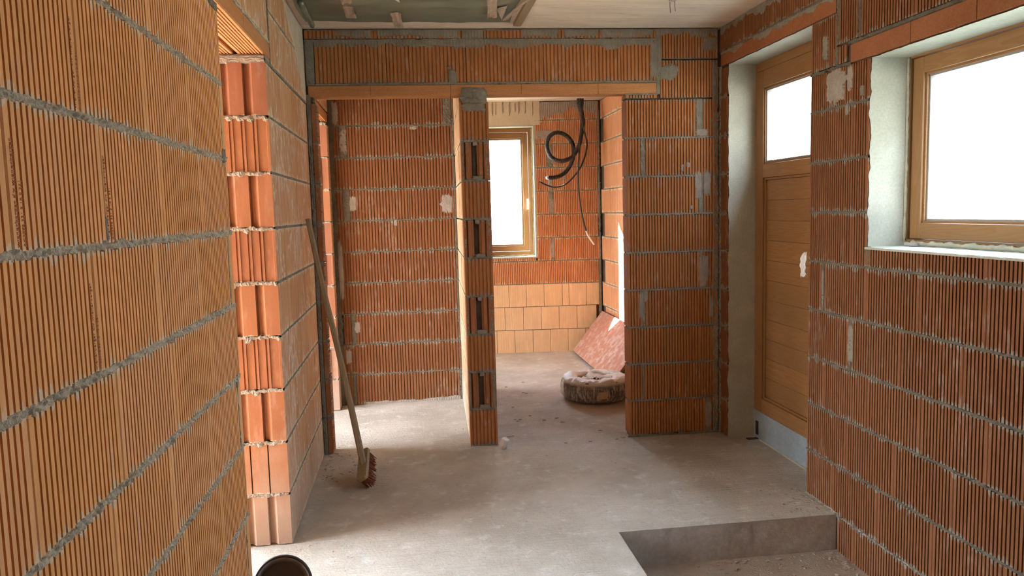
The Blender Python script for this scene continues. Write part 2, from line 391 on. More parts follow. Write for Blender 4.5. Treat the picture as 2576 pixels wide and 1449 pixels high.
class Wall:
    """local frame: x along the wall, y into the wall, z up"""
    def __init__(s, name, origin, sdir, cores, core_mat='mortar_core', kind='structure'):
        s.ang = math.atan2(sdir[1], sdir[0])
        mb = MB()
        for c in cores: mb.box(*c)
        s.o = mb.build(name, core_mat); s.o['kind'] = kind
        s.o.location = (origin[0], origin[1], 0); s.o.rotation_euler = (0, 0, s.ang)
        s.mm = Matrix.Translation((origin[0], origin[1], 0)) @ Matrix.Rotation(s.ang, 4, 'Z')
        s.mb = MB(); s.mbp = MB(); s.jm = 'mortar'
    def brick(s, s0, s1, z0, z1, D, kind='rib', material='brick', end=None, name='brick', label=None, flip=False, proud=0.0):
        g = 0.0018
        o = bpy.data.objects.new(name, brick_mesh(kind, s1-s0-2*g, z1-z0, D, material, end)); COL.objects.link(o)
        o.parent = s.o; o.location = (s0+g, R.uniform(-0.001, 0.001)-proud, z0)
        o.rotation_euler = (0, 0, R.uniform(-0.002, 0.002))
        if label: o['label'] = label
        return o
    def course(s, joints, z0, z1, D, **kw):
        """joints: list of edges; an edge may be a pair (a,b): mortar from a to b"""
        out = []
        for a, b in zip(joints[:-1], joints[1:]):
            a_ = a[1] if isinstance(a, tuple) else a; b_ = b[0] if isinstance(b, tuple) else b
            out.append(s.brick(a_, b_, z0, z1, D, **kw))
        for j in joints[1:-1]:
            if isinstance(j, tuple): s.strip((j[0]+j[1])/2, z0-0.003, (j[0]+j[1])/2, z1+0.003, j[1]-j[0]+0.006)
        return out
    def strip(s, x0, z0, x1, z1, wd, res=0.010, rows=6, proud=0.001, amp=0.005, rag=0.005, pale=False):
        """rough bead of mortar following the line"""
        d = Vector((x1-x0, 0, z1-z0)); ln = d.length
        if ln < 1e-4: return
        d /= ln; n = Vector((-d.z, 0, d.x)); nu = max(2, int(ln/res)); sd = R.uniform(0, 90)
        def fn(u, v):
            p = Vector((x0, 0, z0))+d*(u*ln); q = p*70+Vector((sd, 0, 0))
            c = (v-0.5)*2
            ed = rag*noise.noise(Vector((u*ln*60, sd+(3 if c > 0 else 0), 1)))*abs(c)+rag*0.8*noise.noise(Vector((u*ln*17, sd+(7 if c > 0 else 0), 2)))*abs(c)
            pp = p+n*(c*wd/2+math.copysign(1, c)*ed*abs(noise.noise(Vector((u*ln*4, sd, 8))))*3)
            y = -proud-amp*noise.noise(Vector((pp.x*110, pp.z*110, sd)))-amp*0.6*noise.noise(Vector((pp.x*35, pp.z*35, sd)))
            if abs(c) > 0.9: y = 0.008
            return Vector((pp.x, y, pp.z))
        (s.mbp if pale else s.mb).grid(fn, nu, rows)
    def patch(s, cx, cz, w_, h_, material='mortar_pale', thick=0.004, rag=0.25, seed=None, name='mortar_patch', streak=0.0):
        sd = R.uniform(0, 99) if seed is None else seed; n = 56; rings = 7; v = []; f = []
        for i in range(rings+1):
            for k in range(n):
                a = 2*math.pi*k/n; ca, sa = math.cos(a), math.sin(a)
                rr = 1+rag*noise.noise(Vector((ca*2+sd, sa*2, 0)))+rag*0.8*noise.noise(Vector((ca*7+sd, sa*7, 3)))+rag*0.4*noise.noise(Vector((ca*19+sd, sa*19, 5)))
                sq = 1/max(abs(ca), abs(sa))**0.6
                t = i/rings; x = cx+w_/2*ca*rr*t*sq; z = cz+h_/2*sa*rr*t*sq
                if streak: z += -streak*t*max(0, -sa)*abs(noise.noise(Vector((x*90, sd, 0))))
                y = -thick*(1-t**6)-thick*0.5*noise.noise(Vector((x*60, z*60, sd))) if i < rings else 0.003
                v.append((x, y, z))
        for i in range(rings):
            for k in range(n):
                k2 = (k+1) % n; f.append((i*n+k, (i+1)*n+k, (i+1)*n+k2, i*n+k2))
        return MB().add(v, f).build(name, material, s.o)
    def band(s, x0, x1, zt, zb, amp, material='mortar', thick=0.003, name='mortar_patch', up=False, pitch=0.0196):
        """smear with one ragged edge that runs down the ribs"""
        sd = R.uniform(0, 99); nu = max(4, int((x1-x0)/0.0049))
        def fn(u, v):
            x = x0+(x1-x0)*u
            e = amp*noise.noise(Vector((x*5, sd, 0)))+amp*0.7*noise.noise(Vector((x*14, sd, 4)))+amp*0.35*noise.noise(Vector((x*60, sd, 9)))
            z = zt+(zb+e-zt)*v
            y = -thick*(0.5+0.5*noise.noise(Vector((x*30, z*30, sd))))-0.001*math.cos(2*math.pi*x/pitch)
            if v > 0.99: y = 0.003
            return Vector((x, y, z))
        return MB().grid(fn, nu, 6).build(name, material, s.o)
    def finish(s):
        if s.mb.v: s.mb.build('mortar_joint', s.jm, s.o, kind='stuff')
        if s.mbp.v:
            o = s.mbp.build('pale_mortar_joint', 'mortar_pale', s.o, kind='stuff')

JH = 0.006     # half a bed joint
def cz(k): return 0.25*k+JH, 0.25*(k+1)-JH
WX = -0.616

# ---- near left wall (s = world y)
LE = 2.76
wl = Wall('wall_left', (WX, 0), (0, 1), [(-2.0, LE-0.02, 0.012, 0.24, -0.05, 2.7)])
wl.jm = 'mortar_light'
for k in range(0, 11):
    z0, z1 = cz(k); z1 = min(z1, 2.695)
    st = (-1.325+0.375*0) if k % 2 == 0 else -1.08
    e = [st+0.375*i for i in range(40)]; off = -0.015+R.uniform(-0.005, 0.005) if k % 2 == 0 else 0.04+R.uniform(-0.005, 0.005)
    e = [x+off for x in e if 0.1 < x < LE-0.04]
    end = 2.62 if k == 9 else LE
    e = [x for x in e if x < end-0.03]+[end]
    if k % 2 == 1 and k < 9: j = e[-2]; e[-2] = (j-0.005, j+0.005)
    wl.course(e, z0, z1, 0.12, kind='fine')
    if k: wl.strip(0.1, 0.25*k, end, 0.25*k, 0.0205, res=0.0045, amp=0.009, rag=0.007, rows=11)
wl.patch(2.70, 2.25, 0.12, 0.03, 'mortar', thick=0.006); wl.patch(2.72, 1.76, 0.05, 0.05, 'mortar'); wl.patch(2.71, 0.99, 0.03, 0.05, 'mortar')
wl.patch(2.30, 2.30, 0.03, 0.12, 'mortar_pale', thick=0.002); wl.patch(1.665, 1.53, 0.012, 0.06, 'mortar', thick=0.003)
# lintel over the side opening: near end borne by the near wall
def lintel(wall, s0, s1, z0, z1, y0, y1, cuts, front=0.0, label=None):
    e = [s0]+cuts+[s1]
    for a, b in zip(e[:-1], e[1:]):
        mb = MB()
        pts = [(y0+0.004, z0), (y0, z0+0.005), (y0, z1-0.003), (y0+0.003, z1), (y1, z1), (y1, z0)]
        n = 7; gp = (y1-y0-0.02)/n
        for i in range(n):      # ribs along the soffit
            c = y1-0.010-(i+0.5)*gp; pts += [(c+0.0035, z0), (c+0.0025, z0+0.004), (c-0.0025, z0+0.004), (c-0.0035, z0)]
        v = [(x, y, z) for x in (a+0.001, b-0.001) for y, z in pts]; k = len(pts)
        f = [tuple(range(k)), tuple(range(2*k-1, k-1, -1))]+[((i+1) % k, i, i+k, (i+1) % k+k) for i in range(k)]
        o = mb.add(v, f).build('lintel', 'lintel', wall.o)
lintel(wl, 2.625, 3.19, 2.275, 2.345, 0.0, 0.115, []); lintel(wl, 3.192, 3.755, 2.275, 2.345, 0.0, 0.115, [])
lintel(wl, 2.625, 3.755, 2.275, 2.345, 0.135, 0.25, [3.19])
for j in ([2.63, 3.0, 3.37, 3.745],):
    wl.course(j, 2.362, 2.60, 0.12, kind='smooth', material='brick_smooth')
    wl.course([2.63, 2.9, 3.2, 3.5, 3.745], 2.612, 2.695, 0.12, kind='smooth', material='brick_smooth')
wl.strip(2.62, 2.353, 3.75, 2.353, 0.016); wl.strip(2.62, 2.606, 3.75, 2.606, 0.014)
MB().box(2.63, 3.745, 0.012, 0.24, 2.35, 2.70).build('mortar_fill', 'mortar_core', wl.o)
wl.finish()

# ---- wall between the side opening and the end wall (s = world y)
PS = 3.62; PE = 5.10; FS = 6.14
wp = Wall('wall_left_middle', (WX, 0), (0, 1), [(PS+0.03, 4.99, 0.012, 0.24, -0.05, 2.25), (3.77, 4.99, 0.012, 0.24, 2.2, 2.7), (4.98, PE-0.01, 0.01, 0.24, -0.05, 2.25), (4.98, 6.29, 0.01, 0.24, 2.35, 2.7)])
kinds = {8: 'tongue', 7: 'ridge', 6: 'tongue', 5: 'ridge', 4: 'tongue', 3: 'ridge', 2: 'tongue', 1: 'slit', 0: 'tongue'}
for k in range(0, 9):
    z0, z1 = cz(k)
    if k == 8: z1 = 2.236
    e = [PS, 3.87+R.uniform(-.01, .01), 4.25, 4.62, 4.985] if k % 2 else [PS, 3.995+R.uniform(-.01, .01), 4.375, 4.75, 4.985]
    wp.brick(e[0], e[1], z0, z1, 0.25, kind='smooth', material='brick_jamb', end=kinds[k])
    for a, b in zip(e[1:-1], e[2:]): wp.brick(a, b, z0, z1, 0.12, kind='smooth', material='brick_smooth')
    if k: wp.strip(PS+0.004, 0.25*k, 4.985, 0.25*k, 0.017, res=0.011)
wp.course([3.77, 4.10, 4.48, 4.80, 4.985], 2.256, 2.494, 0.12, kind='smooth', material='brick_smooth')
wp.course([3.77, 3.95, 4.30, 4.68, 4.985], 2.506, 2.695, 0.12, kind='smooth', material='brick_smooth')
wp.strip(3.62, 2.25, 4.985, 2.25, 0.018); wp.strip(3.76, 2.50, 4.985, 2.50, 0.016); wp.strip(3.762, 2.26, 3.762, 2.69, 0.012)
pg = [(4.20, 2.695), (4.97, 2.695), (4.975, 2.25), (4.86, 2.30), (4.72, 2.40), (4.60, 2.52), (4.45, 2.56), (4.36, 2.64)]
MB().add([(x, -0.004+0.001*(i % 2), z) for i, (x, z) in enumerate(pg)]+[(x-0.008*(1 if x < 4.9 else 0), 0.003, z-0.006) for x, z in pg], [tuple(range(8))]+[(i, (i+1) % 8, (i+1) % 8+8, i+8) for i in range(8)]).build('plaster_patch', 'plaster_patch', wp.o)
# rough mortar squeezed out of the bed joints of the exposed end
def end_bead(wall, s, z, y0, y1, rad, seed, col='mortar_pale'):
    mb = MB(); n = 46
    pts = []; rr = []
    for i in range(n+1):
        y = y0+(y1-y0)*i/n
        q = noise.noise(Vector((y*45, seed, 0)))
        pts.append((s+0.006+0.006*noise.noise(Vector((y*30, seed, 5))), y, z-0.002+0.006*noise.noise(Vector((y*22, seed, 2)))-max(0, q-0.25)*0.03))
        rr.append(rad*(0.8+0.9*max(0, q)+0.4*noise.noise(Vector((y*120, seed, 8)))))
    mb.tube(pts, rr, 9, wob=0.5)
    return mb.build('mortar_bead', col, wall.o)
for k in range(1, 9): end_bead(wp, PS, 0.25*k, 0.004, 0.245, 0.0100, k*3.1)
mb = MB(); mb.grid(lambda u, v: Vector((PS-0.003+0.004*noise.noise(Vector((u*9, v*5, 1)))+(0.012 if v > .98 or v < .02 else 0), 0.004+0.24*u, 2.272-v*(0.032+0.022*max(0, noise.noise(Vector((u*8, 3, 1))))+0.006*noise.noise(Vector((u*30, 3, 1)))))), 40, 6)
mb.build('mortar_bed', 'mortar_pale', wp.o)
MB().box(PS+0.003, 3.77, 0.003, 0.25, 2.235, 2.273).build('mortar_bed', 'mortar_pale', wp.o)
# far side: piece beside the niche opening and its lintel
wp.course([4.995, PE], 0.0, 0.0+2.24, 0.25, kind='plain', material='brick_edge')
lintel(wp, 5.02, 6.24, 2.275, 2.345, 0.0, 0.115, [5.5]); lintel(wp, 5.02, 6.24, 2.275, 2.345, 0.135, 0.25, [5.5])
wp.course([4.99, 5.36, 5.73, 6.10, 6.28], 2.362, 2.60, 0.12, kind='smooth', material='brick_smooth')
wp.finish()
wq = Wall('wall_left_far', (WX, 0), (0, 1), [(FS+0.03, 6.53, 0.012, 0.24, -0.05, 2.26)])
for k in range(0, 9):
    z0, z1 = cz(k); wq.brick(FS-(0.012 if k == 0 else 0), 6.28, z0, z1, 0.25, kind='smooth', material='brick_jamb', end=('tongue', 'ridge', 'none')[k % 3])
    if k: end_bead(wq, FS, 0.25*k, 0.004, 0.245, 0.007, 50+k)
end_bead(wq, FS, 2.255, 0.004, 0.245, 0.014, 77)
wq.strip(6.262, 0, 6.262, 2.25, 0.05, rag=0.01)
wq.finish()

# ---- end wall with the two openings (s = world x), 11.5 cm thick
BD = (1.0, -0.026)
T = 0.115
wb = Wall('wall_back', (0, 4.9745), BD, [(-0.615, 2.04, 0.012, T-0.008, 2.35, 2.7), (1.425, 2.04, 0.012, T-0.008, -0.05, 2.36), (-0.615, -0.575, 0.012, T-0.008, -0.05, 2.36), (0.36, 0.51, 0.03, T, 2.25, 2.36)])
# lintel course
lintel(wb, -0.60, 1.62, 2.285, 2.353, 0.0, T, [-0.216, 0.285, 0.735, 1.235])
e = [-0.553, -0.113, 0.387, 0.881, 1.386, 1.618]
wb.course(e, 2.368, 2.622, T, kind='wide', material='brick_warm')
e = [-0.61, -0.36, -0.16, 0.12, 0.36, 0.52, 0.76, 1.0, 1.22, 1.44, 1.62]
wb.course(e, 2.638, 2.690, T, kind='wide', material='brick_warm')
wb.strip(-0.61, 2.361, 1.64, 2.361, 0.017, rag=0.004); wb.strip(-0.61, 2.629, 1.62, 2.629, 0.016); wb.strip(-0.60, 2.69, 2.03, 2.69, 0.010, amp=0.008)
wb.strip(-0.585, 2.36, -0.585, 2.63, 0.062, rag=0.004, amp=0.003, res=0.008)
wb.band(-0.55, 1.60, 2.63, 2.588, 0.034, 'mortar'); wb.patch(1.70, 2.42, 0.13, 0.10, 'mortar', thick=0.005); wb.patch(1.61, 2.50, 0.06, 0.24, 'mortar', thick=0.003)
for a, b in ((-0.42, -0.20), (-0.16, 0.34), (0.37, 0.50), (0.75, 0.98), (1.02, 1.24), (1.26, 1.60)): wb.band(a, b, 2.69, 2.644, 0.016, 'mortar')
for px_, pz, w_, h_ in ((0.30, 2.405, 0.055, 0.09), (0.28, 2.455, 0.03, 0.02), (1.64, 2.52, 0.03, 0.25), (1.72, 2.44, 0.11, 0.05)): wb.patch(px_, pz, w_, h_, 'mortar', thick=0.005)
wb.strip(1.632, 2.28, 1.632, 2.69, 0.035, rag=0.01)
wb.course([1.645, 2.035], 2.50+JH, 2.69, T, kind='rib', material='brick_warm'); wb.course([1.645, 2.035], 2.256, 2.494, T, kind='rib', material='brick_warm')
wb.band(1.65, 2.03, 2.695, 2.63, 0.06, 'mortar')
wb.patch(1.98, 2.60, 0.10, 0.10, 'mortar', thick=0.004); wb.patch(2.01, 2.36, 0.03, 0.26, 'mortar', thick=0.004)
# right pier
pier = {8: [1.415, (1.884, 1.933), 2.035], 7: [1.415, (1.510, 1.543), 2.035], 6: [1.415, (1.90, 1.935), 2.035], 5: [1.415, 1.525, 2.035], 4: [1.415, (1.905, 1.93), 2.035],
        3: [1.415, (1.518, 1.532), 2.035], 2: [1.415, 1.921, 2.035], 1: [1.415, (1.512, 1.522), 2.035], 0: [1.415, (1.95, 1.975), 2.035]}
for k, e in pier.items():
    z0, z1 = cz(k)
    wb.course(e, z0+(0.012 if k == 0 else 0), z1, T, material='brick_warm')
    wb.strip(1.405, 0.25*k, 2.04, 0.25*k, 0.016, rag=0.006)
wb.brick(1.415, 1.625, 2.256, 2.276, T, material='brick_warm'); wb.strip(1.41, 2.281, 1.63, 2.281, 0.014)
wb.strip(2.020, 0.0, 2.020, 2.45, 0.045, rag=0.012, amp=0.006)
for a in ((1.925, 2.03, 0.09, 0.05), (1.90, 1.68, 0.05, 0.20), (1.96, 1.70, 0.05, 0.17), (1.935, 1.11, 0.075, 0.22), (1.505, 0.90, 0.035, 0.19), (1.535, 0.96, 0.03, 0.09), (1.97, 0.14, 0.05, 0.2), (1.99, 0.87, 0.03, 0.15), (1.85, 1.54, 0.02, 0.03), (1.79, 1.80, 0.02, 0.05), (1.83, 1.82, 0.025, 0.04)):
    wb.patch(*a, thick=0.004)
wb.strip(1.41, 0.006, 2.03, 0.006, 0.022, rag=0.012, amp=0.008)
# left nib: cut brick ends
for k in range(0, 9):
    z0, z1 = cz(k); wb.brick(-0.590, -0.557+R.uniform(-.004, .004), z0, z1, T, kind='plain', material='brick_edge')
    for q in range(11): pass
wb.strip(-0.603, 0.0, -0.603, 2.30, 0.030, rag=0.008); wb.strip(-0.575, 2.262, -0.56, 2.262, 0.02)
for k in range(1, 9): wb.strip(-0.592, .25*k, -0.553, .25*k, 0.014, rag=.006)
for i in range(9):      # crumbs where the nib was sawn
    z = 0.1+i*0.25+R.uniform(-.05, .05)
mbn = MB()
for i in range(150):
    z = 0.02+i*0.0149; x = -0.560+R.uniform(-.003, .003); mbn.box(x, x+R.uniform(.004, .010), -0.002, 0.05, z, z+R.uniform(.004, .008))
mbn.build('chipped_edge', 'brick_edge', wb.o, kind='stuff')
wb.finish()

# ---- partition between the two openings; its end is the column
pdir = Vector((0.037, 1.318)).normalized()
wc = Wall('wall_partition', (0.337, 4.966), (pdir.x, pdir.y), [(0.06, 1.33, -0.175, -0.012, -0.05, 2.70), (0.03, 0.07, -0.155, -0.03, -0.05, 2.35)])
# its left face is y=0 looking from the niche (into wall = -y here), so bricks are set by hand in the wall frame
def part_brick(x0, x1, z0, z1, kind, material, front=False):
    if front:       # brick seen end-on or rib-on from the main room
        key = ('col', kind, material)
        me = brick_mesh(kind, 0.183, z1-z0, 0.12, material)
        o = bpy.data.objects.new('brick', me); COL.objects.link(o); o.parent = wc.o
        o.location = (0.0+R.uniform(-.002, .002), 0.0, z0); o.rotation_euler = (0, 0, -math.pi/2+R.uniform(-.004, .004)); return o
    o = bpy.data.objects.new('brick', MB().box(x0, x1, -0.183, 0.0, 0, z1-z0).mesh('brick', material)); COL.objects.link(o)
    o.parent = wc.o; o.location = (0, R.uniform(-.002, .002), z0); return o
for k in range(0, 11):
    z0, z1 = cz(k); z1 = min(z1, 2.69)
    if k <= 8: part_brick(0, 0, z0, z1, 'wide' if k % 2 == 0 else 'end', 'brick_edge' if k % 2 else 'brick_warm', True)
    x = 0.122 if k <= 8 else 0.13
    for a, b in (((x, 0.42), (0.422, 0.92), (0.922, 1.31)) if k % 2 else ((x, 0.62), (0.622, 1.12), (1.122, 1.31))):
        part_brick(a, b, z0, z1, 'plain', 'brick_smooth')
# column face work: mortar in wall frame of the end wall
wd = Wall('wall_column_face', (0.337, 4.966), (1, -0.028), [(0.02, 0.16, 0.05, 0.10, 0.0, 2.25)])
for k in range(1, 9):
    wd.strip(0.0, .25*k, 0.183, .25*k, 0.017, rag=.008, res=.006, amp=.007)
    if k % 2 == 0: wd.patch(0.09, .25*k-0.016, 0.03, 0.03, 'mortar_pale', thick=0.008)
    else: wd.patch(0.10, .25*k+0.014, 0.07, 0.03, 'mortar', thick=0.009)
for k in (1, 3, 5, 7):
    z0, z1 = cz(k); wd.strip(0.166, z0, 0.166, z1, 0.026, rag=.005, res=.007); wd.strip(0.010, z0, 0.010, z1, 0.014, rag=.004, res=.007)
wd.patch(0.092, 2.285, 0.175, 0.105, 'mortar', thick=0.016, rag=0.12); wd.patch(0.085, 2.215, 0.15, 0.05, 'mortar', thick=0.008, streak=0.05)
wd.strip(0.0, .004, 0.183, .004, 0.014)
wd.finish()

# ---- niche end wall (s = world x)
wn = Wall('wall_niche', (0, 6.283), (1, -0.0036), [(-0.61, 0.40, 0.012, 0.11, -0.05, 2.7)])
wn.jm = 'mortar_dark'
nj = {10: [-0.60, -0.2, 0.3, 0.39], 9: [-0.60, -0.138, (0.29, 0.36), 0.39], 8: [-0.60, (-0.54, -0.476), 0.0, 0.39], 7: [-0.60, -0.139, 0.37], 6: [-0.60, (-0.53, -0.471), 0.0, 0.38], 5: [-0.60, -0.135, 0.38],
      4: [-0.60, -0.493, -0.008, 0.38], 3: [-0.60, -0.103, 0.38], 2: [-0.57, (-0.51, -0.47), 0.016, 0.38], 1: [-0.60, -0.104, 0.38], 0: [-0.60, (-0.515, -0.49), -0.003, 0.38]}
for k, e in nj.items():
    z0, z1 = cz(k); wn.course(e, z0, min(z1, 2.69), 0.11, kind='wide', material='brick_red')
    if k: wn.strip(-0.60, .25*k, 0.375, .25*k, 0.013, rag=.005, res=.012)
wn.strip(-0.60, 0.0, -0.60, 2.5, 0.05, rag=.012); wn.strip(0.365, 0, 0.365, 2.3, 0.022, rag=.01)
for a in ((-0.505, 2.13, 0.06, 0.20, ), (-0.45, 1.64, 0.06, 0.12), (0.30, 1.62, 0.10, 0.16), (-0.46, 0.64, 0.05, 0.10), (-0.54, 0.40, 0.05, 0.12), (-0.57, 1.1, 0.04, 0.5), (-0.56, 2.35, 0.05, 0.18), (-0.12, 1.48, .03, .06), (0.05, 2.23, .06, .03), (-0.2, 2.47, .08, .03)):
    wn.patch(*a, thick=0.003)
wn.band(-0.42, 0.36, 0.0, 0.022, 0.015, 'mortar_pale')
wn.finish()

# ---- far end wall with window (s = world x)
GS = -0.0846
wg = Wall('wall_far', (0, 8.318), (1, GS), [(-0.6, 0.725, 0.012, 0.35, -0.05, 2.7), (0.725, 1.355, 0.012, 0.35, -0.05, 1.045), (1.355, 2.10, 0.012, 0.35, -0.05, 2.7), (0.725, 1.355, 0.012, 0.35, 2.45, 2.7)])
gl = math.sqrt(1+GS*GS)
gj = {9: [1.355, 1.50, 1.649, 2.04], 10: [1.42, 1.60, 1.80, 2.04], 8: [1.355, (1.47, 1.54), 1.906, 2.04], 7: [1.355, 1.639, 2.02], 6: [1.355, (1.49, 1.54), 1.906, 2.04], 5: [1.355, 1.637, 2.02], 4: [1.355, (1.504, 1.54), 1.898, 2.03]}
for k, e in gj.items():
    z0, z1 = cz(k); wg.course(e, z0, min(z1, 2.69), 0.12, material='brick_bright')
    wg.strip(1.36, .25*k, 2.03, .25*k, 0.013, rag=.005, res=.014)
for k in range(4, 10): wg.course([-0.55, -0.2, 0.17, 0.55, 0.725] if k % 2 else [-0.55, -0.02, 0.35, 0.725], *cz(k), 0.12, material='brick_bright')
wg.course([0.40, 0.60, 0.97, 1.34], 1.006, 1.036, 0.12, material='brick_bright')
wg.course([0.35, 0.72, 1.097, 1.466, 1.643, 2.02], 0.756, 0.994, 0.12, material='brick_bright')
wg.course([0.445, 0.64, 0.837, 1.032, 1.223, 1.416, 1.614, 1.687, 1.882, 2.02], 0.506, 0.746, 0.12, kind='tan', material='brick_tan')
wg.course([0.39, 0.59, 0.785, 0.983, 1.184, 1.38, 1.575, 1.772, 1.988], 0.252, 0.500, 0.12, kind='tan', material='brick_tan')
wg.course([0.30, 0.50, 0.69, 0.89, 1.086, 1.284, 1.477, 1.671, 1.865, 2.02], 0.0, 0.246, 0.12, kind='tan', material='brick_tan')
wg.strip(0.35, 1.0, 1.36, 1.0, 0.012, res=.014); wg.strip(0.35, .75, 2.02, .75, 0.012, res=.014); wg.strip(2.035, 0.0, 2.035, 2.6, 0.03, rag=.012, res=.014)
for a in ((1.46, 2.35, 0.20, 0.10), (1.51, 1.82, 0.05, 0.16), (1.52, 1.58, 0.06, 0.16), (1.52, 1.12, 0.05, 0.2), (1.55, 2.08, .06, .1), (1.66, 1.92, .04, .12), (1.36, 2.28, .03, .05)): wg.patch(*a, thick=0.003)
wg.band(1.40, 2.02, 2.69, 2.56, 0.12, 'mortar_pale', thick=0.002)
mb = MB().box(0.345, 1.41, -0.002, 0.02, 2.452, 2.70); mb.build('render_band', 'plaster_patch', wg.o)
for i in range(16):
    x = 0.40+i*0.062+R.uniform(-.02, .02); wg.patch(x, 2.66-R.uniform(0, .04), R.uniform(.008, .02), R.uniform(.06, .2), 'mortar_pale', thick=0.006, rag=.5)
wg.finish()
# ---- long right wall of the far room and beside the door (s = -world y)
RX = 2.045
wr = Wall('wall_right_far', (2.05, 0), (0, -1), [(-8.2, -4.96, 0.012, 0.17, -0.05, 2.7)])
for k in range(0, 11):
    z0, z1 = cz(k); z1 = min(z1, 2.69)
    e = [-8.14+0.12*(k % 2)]
    while e[-1] < -5.5: e.append(e[-1]+(0.375 if k % 2 else 0.37))
    wr.course(e, z0, z1, 0.12, kind='smooth', material='brick_bright')
    if k: wr.strip(-8.14, .25*k, -5.0, .25*k, 0.013, res=.02)
wr.finish()
wrm = Wall('wall_right_middle', (2.045, 0), (0, -1), [(-4.955, -4.80, 0.012, 0.22, -0.05, 2.7)])
for k in range(0, 10):
    z0, z1 = cz(k); wrm.brick(-4.925, -4.795, z0, min(z1, 2.43), 0.17, material='brick_red')
    if k: wrm.strip(-4.93, .25*k, -4.795, .25*k, 0.014)
wrm.strip(-4.915, 0, -4.915, 2.45, 0.03)
wrm.finish()
# ---- right wall with window and door (s = -world y)
DE = 3.755; WF = 3.245; WN = 1.75; WT = 0.27
wR = Wall('wall_right', (RX, 0), (0, -1), [(-DE+0.01, -WF-0.01, 0.012, WT, -0.3, 2.7), (-WF-0.02, 2.0, 0.012, WT, -0.3, 1.33), (-WF-0.02, -WN+0.02, 0.012, WT, 2.19, 2.7), (-WN, 2.0, 0.012, WT, -0.3, 2.7), (-4.81, -DE, 0.012, WT, 2.445, 2.7)])
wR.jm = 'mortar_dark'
def rc(e, z0, z1, **kw): wR.course([(-x[1], -x[0]) if isinstance(x, tuple) else -x for x in sorted(e, key=lambda q: -(q[0] if isinstance(q, tuple) else q))], z0, z1, 0.12, **kw)
JR = {8: [DE, 3.39, WF], 7: [DE, 3.37, WF], 6: [DE, WF], 5: [DE, 3.365, WF],
      4: [DE, (3.60, 3.625), 3.24, 2.87, 2.50, 2.13, 1.75, 1.38, 1.0, .6], 3: [DE, (3.35, 3.375), 2.98, 2.61, 2.24, 1.86, 1.48, 1.1, .7],
      2: [DE, 3.585, 3.22, 2.845, 2.47, 2.1, 1.73, 1.36, .99, .6], 1: [DE, 3.385, 3.01, 2.64, 2.27, 1.9, 1.52, 1.15, .7], 0: [DE, 3.50, 3.125, 2.75, 2.38, 2.0, 1.62, 1.25, .8],
      -1: [3.45, 3.30, 2.93, 2.55, 2.18, 1.8, 1.43, 1.05, .6]}
for k, e in JR.items():
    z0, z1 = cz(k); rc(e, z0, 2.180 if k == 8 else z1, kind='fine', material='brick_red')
    a, b = (e[0], e[-1]); 
    if k <= 4: b = 0.6
    wR.strip(-a, .25*k, -b, .25*k, 0.017, res=.009, amp=.005, rag=.006)
rc([WF, 2.88, 2.5, 2.13, 1.75, 1.38, 1.2], 1.256, 1.335, kind='fine', material='brick_red')
wR.strip(-WF+0.0, 1.25, -0.9, 1.25, 0.017, res=.009, rag=.006); wR.strip(-3.235, 1.25, -3.235, 1.345, 0.035, rag=.004)
wR.strip(-3.76, 0.0, -3.44, 0.0, 0.03, pale=True, rag=.008); wR.strip(-3.45, 0.0, -0.6, 0.0, 0.012, pale=True, rag=.006)
# above the window: flat lintel bricks, one course and the top
rlz = 2.188
for a, b in ((3.40, 2.97), (2.968, 2.60), (2.598, 2.20), (2.198, 1.8), (1.798, 1.4)):
    MB().box(-a, -b, 0.0, 0.12, rlz, 2.272).build('lintel', 'lintel_red', wR.o, bevel=0.003)
MB().box(-3.40, -1.1, 0.10, WT, 2.19, 2.27).build('lintel_core', 'mortar_core', wR.o)
wR.strip(-3.42, 2.281, -1.1, 2.281, 0.018, rag=.008)
rc([3.32, 2.95, 2.57, 2.2, 1.82, 1.45, 1.1], 2.292, 2.53, kind='fine', material='brick_red'); rc([3.30, 2.93, 2.55, 2.18, 1.8, 1.4, 1.1], 2.545, 2.69, kind='fine', material='brick_red')
wR.strip(-4.90, 2.537, -1.1, 2.537, 0.016, rag=.01)
rc([3.50, (3.315, 3.345)], 2.292, 2.53, kind='fine', material='brick_red'); wR.brick(-3.755, -3.515, 2.20, 2.44, 0.12, kind='fine', material='brick_red')
rc([DE, (3.50, 3.53), 3.43], 2.20, 2.28, kind='fine', material='brick_red')
wR.strip(-3.51, 2.29, -3.51, 2.69, 0.035, rag=.01); wR.strip(-3.33, 2.29, -3.33, 2.53, 0.03, rag=.008); wR.strip(-DE, 2.19, -3.40, 2.19, 0.018, rag=.01)
# above the door
for a, b in ((4.90, 4.42), (4.418, 3.95), (3.948, 3.53)):
    MB().box(-a, -b, 0.0, 0.12, 2.448, 2.528).build('lintel', 'lintel_red', wR.o, bevel=0.003)
rc([4.92, 4.55, 4.18, 3.80, 3.52], 2.545, 2.69, kind='fine', material='brick_red')
wR.band(-4.90, -3.5, 2.695, 2.66, 0.05, 'mortar'); wR.band(-3.5, -2.3, 2.535, 2.515, 0.03, 'mortar', thick=.002); wR.band(-4.9, -3.55, 2.535, 2.51, 0.04, 'mortar', thick=.002)
wR.patch(-3.52, 2.11, 0.17, 0.15, 'mortar_pale', thick=0.005, rag=.25, seed=4.2, streak=.05); wR.patch(-3.40, 2.12, 0.05, 0.12, 'mortar_pale', thick=0.004, seed=9)
for a in ((-3.612, 1.12, .02, .2), (-3.36, 0.87, .05, .2), (-3.30, 2.05, .03, .05), (-3.42, 1.98, .03, .06), (-3.62, 2.30, .05, .12)): wR.patch(*a, material='mortar', thick=0.003)
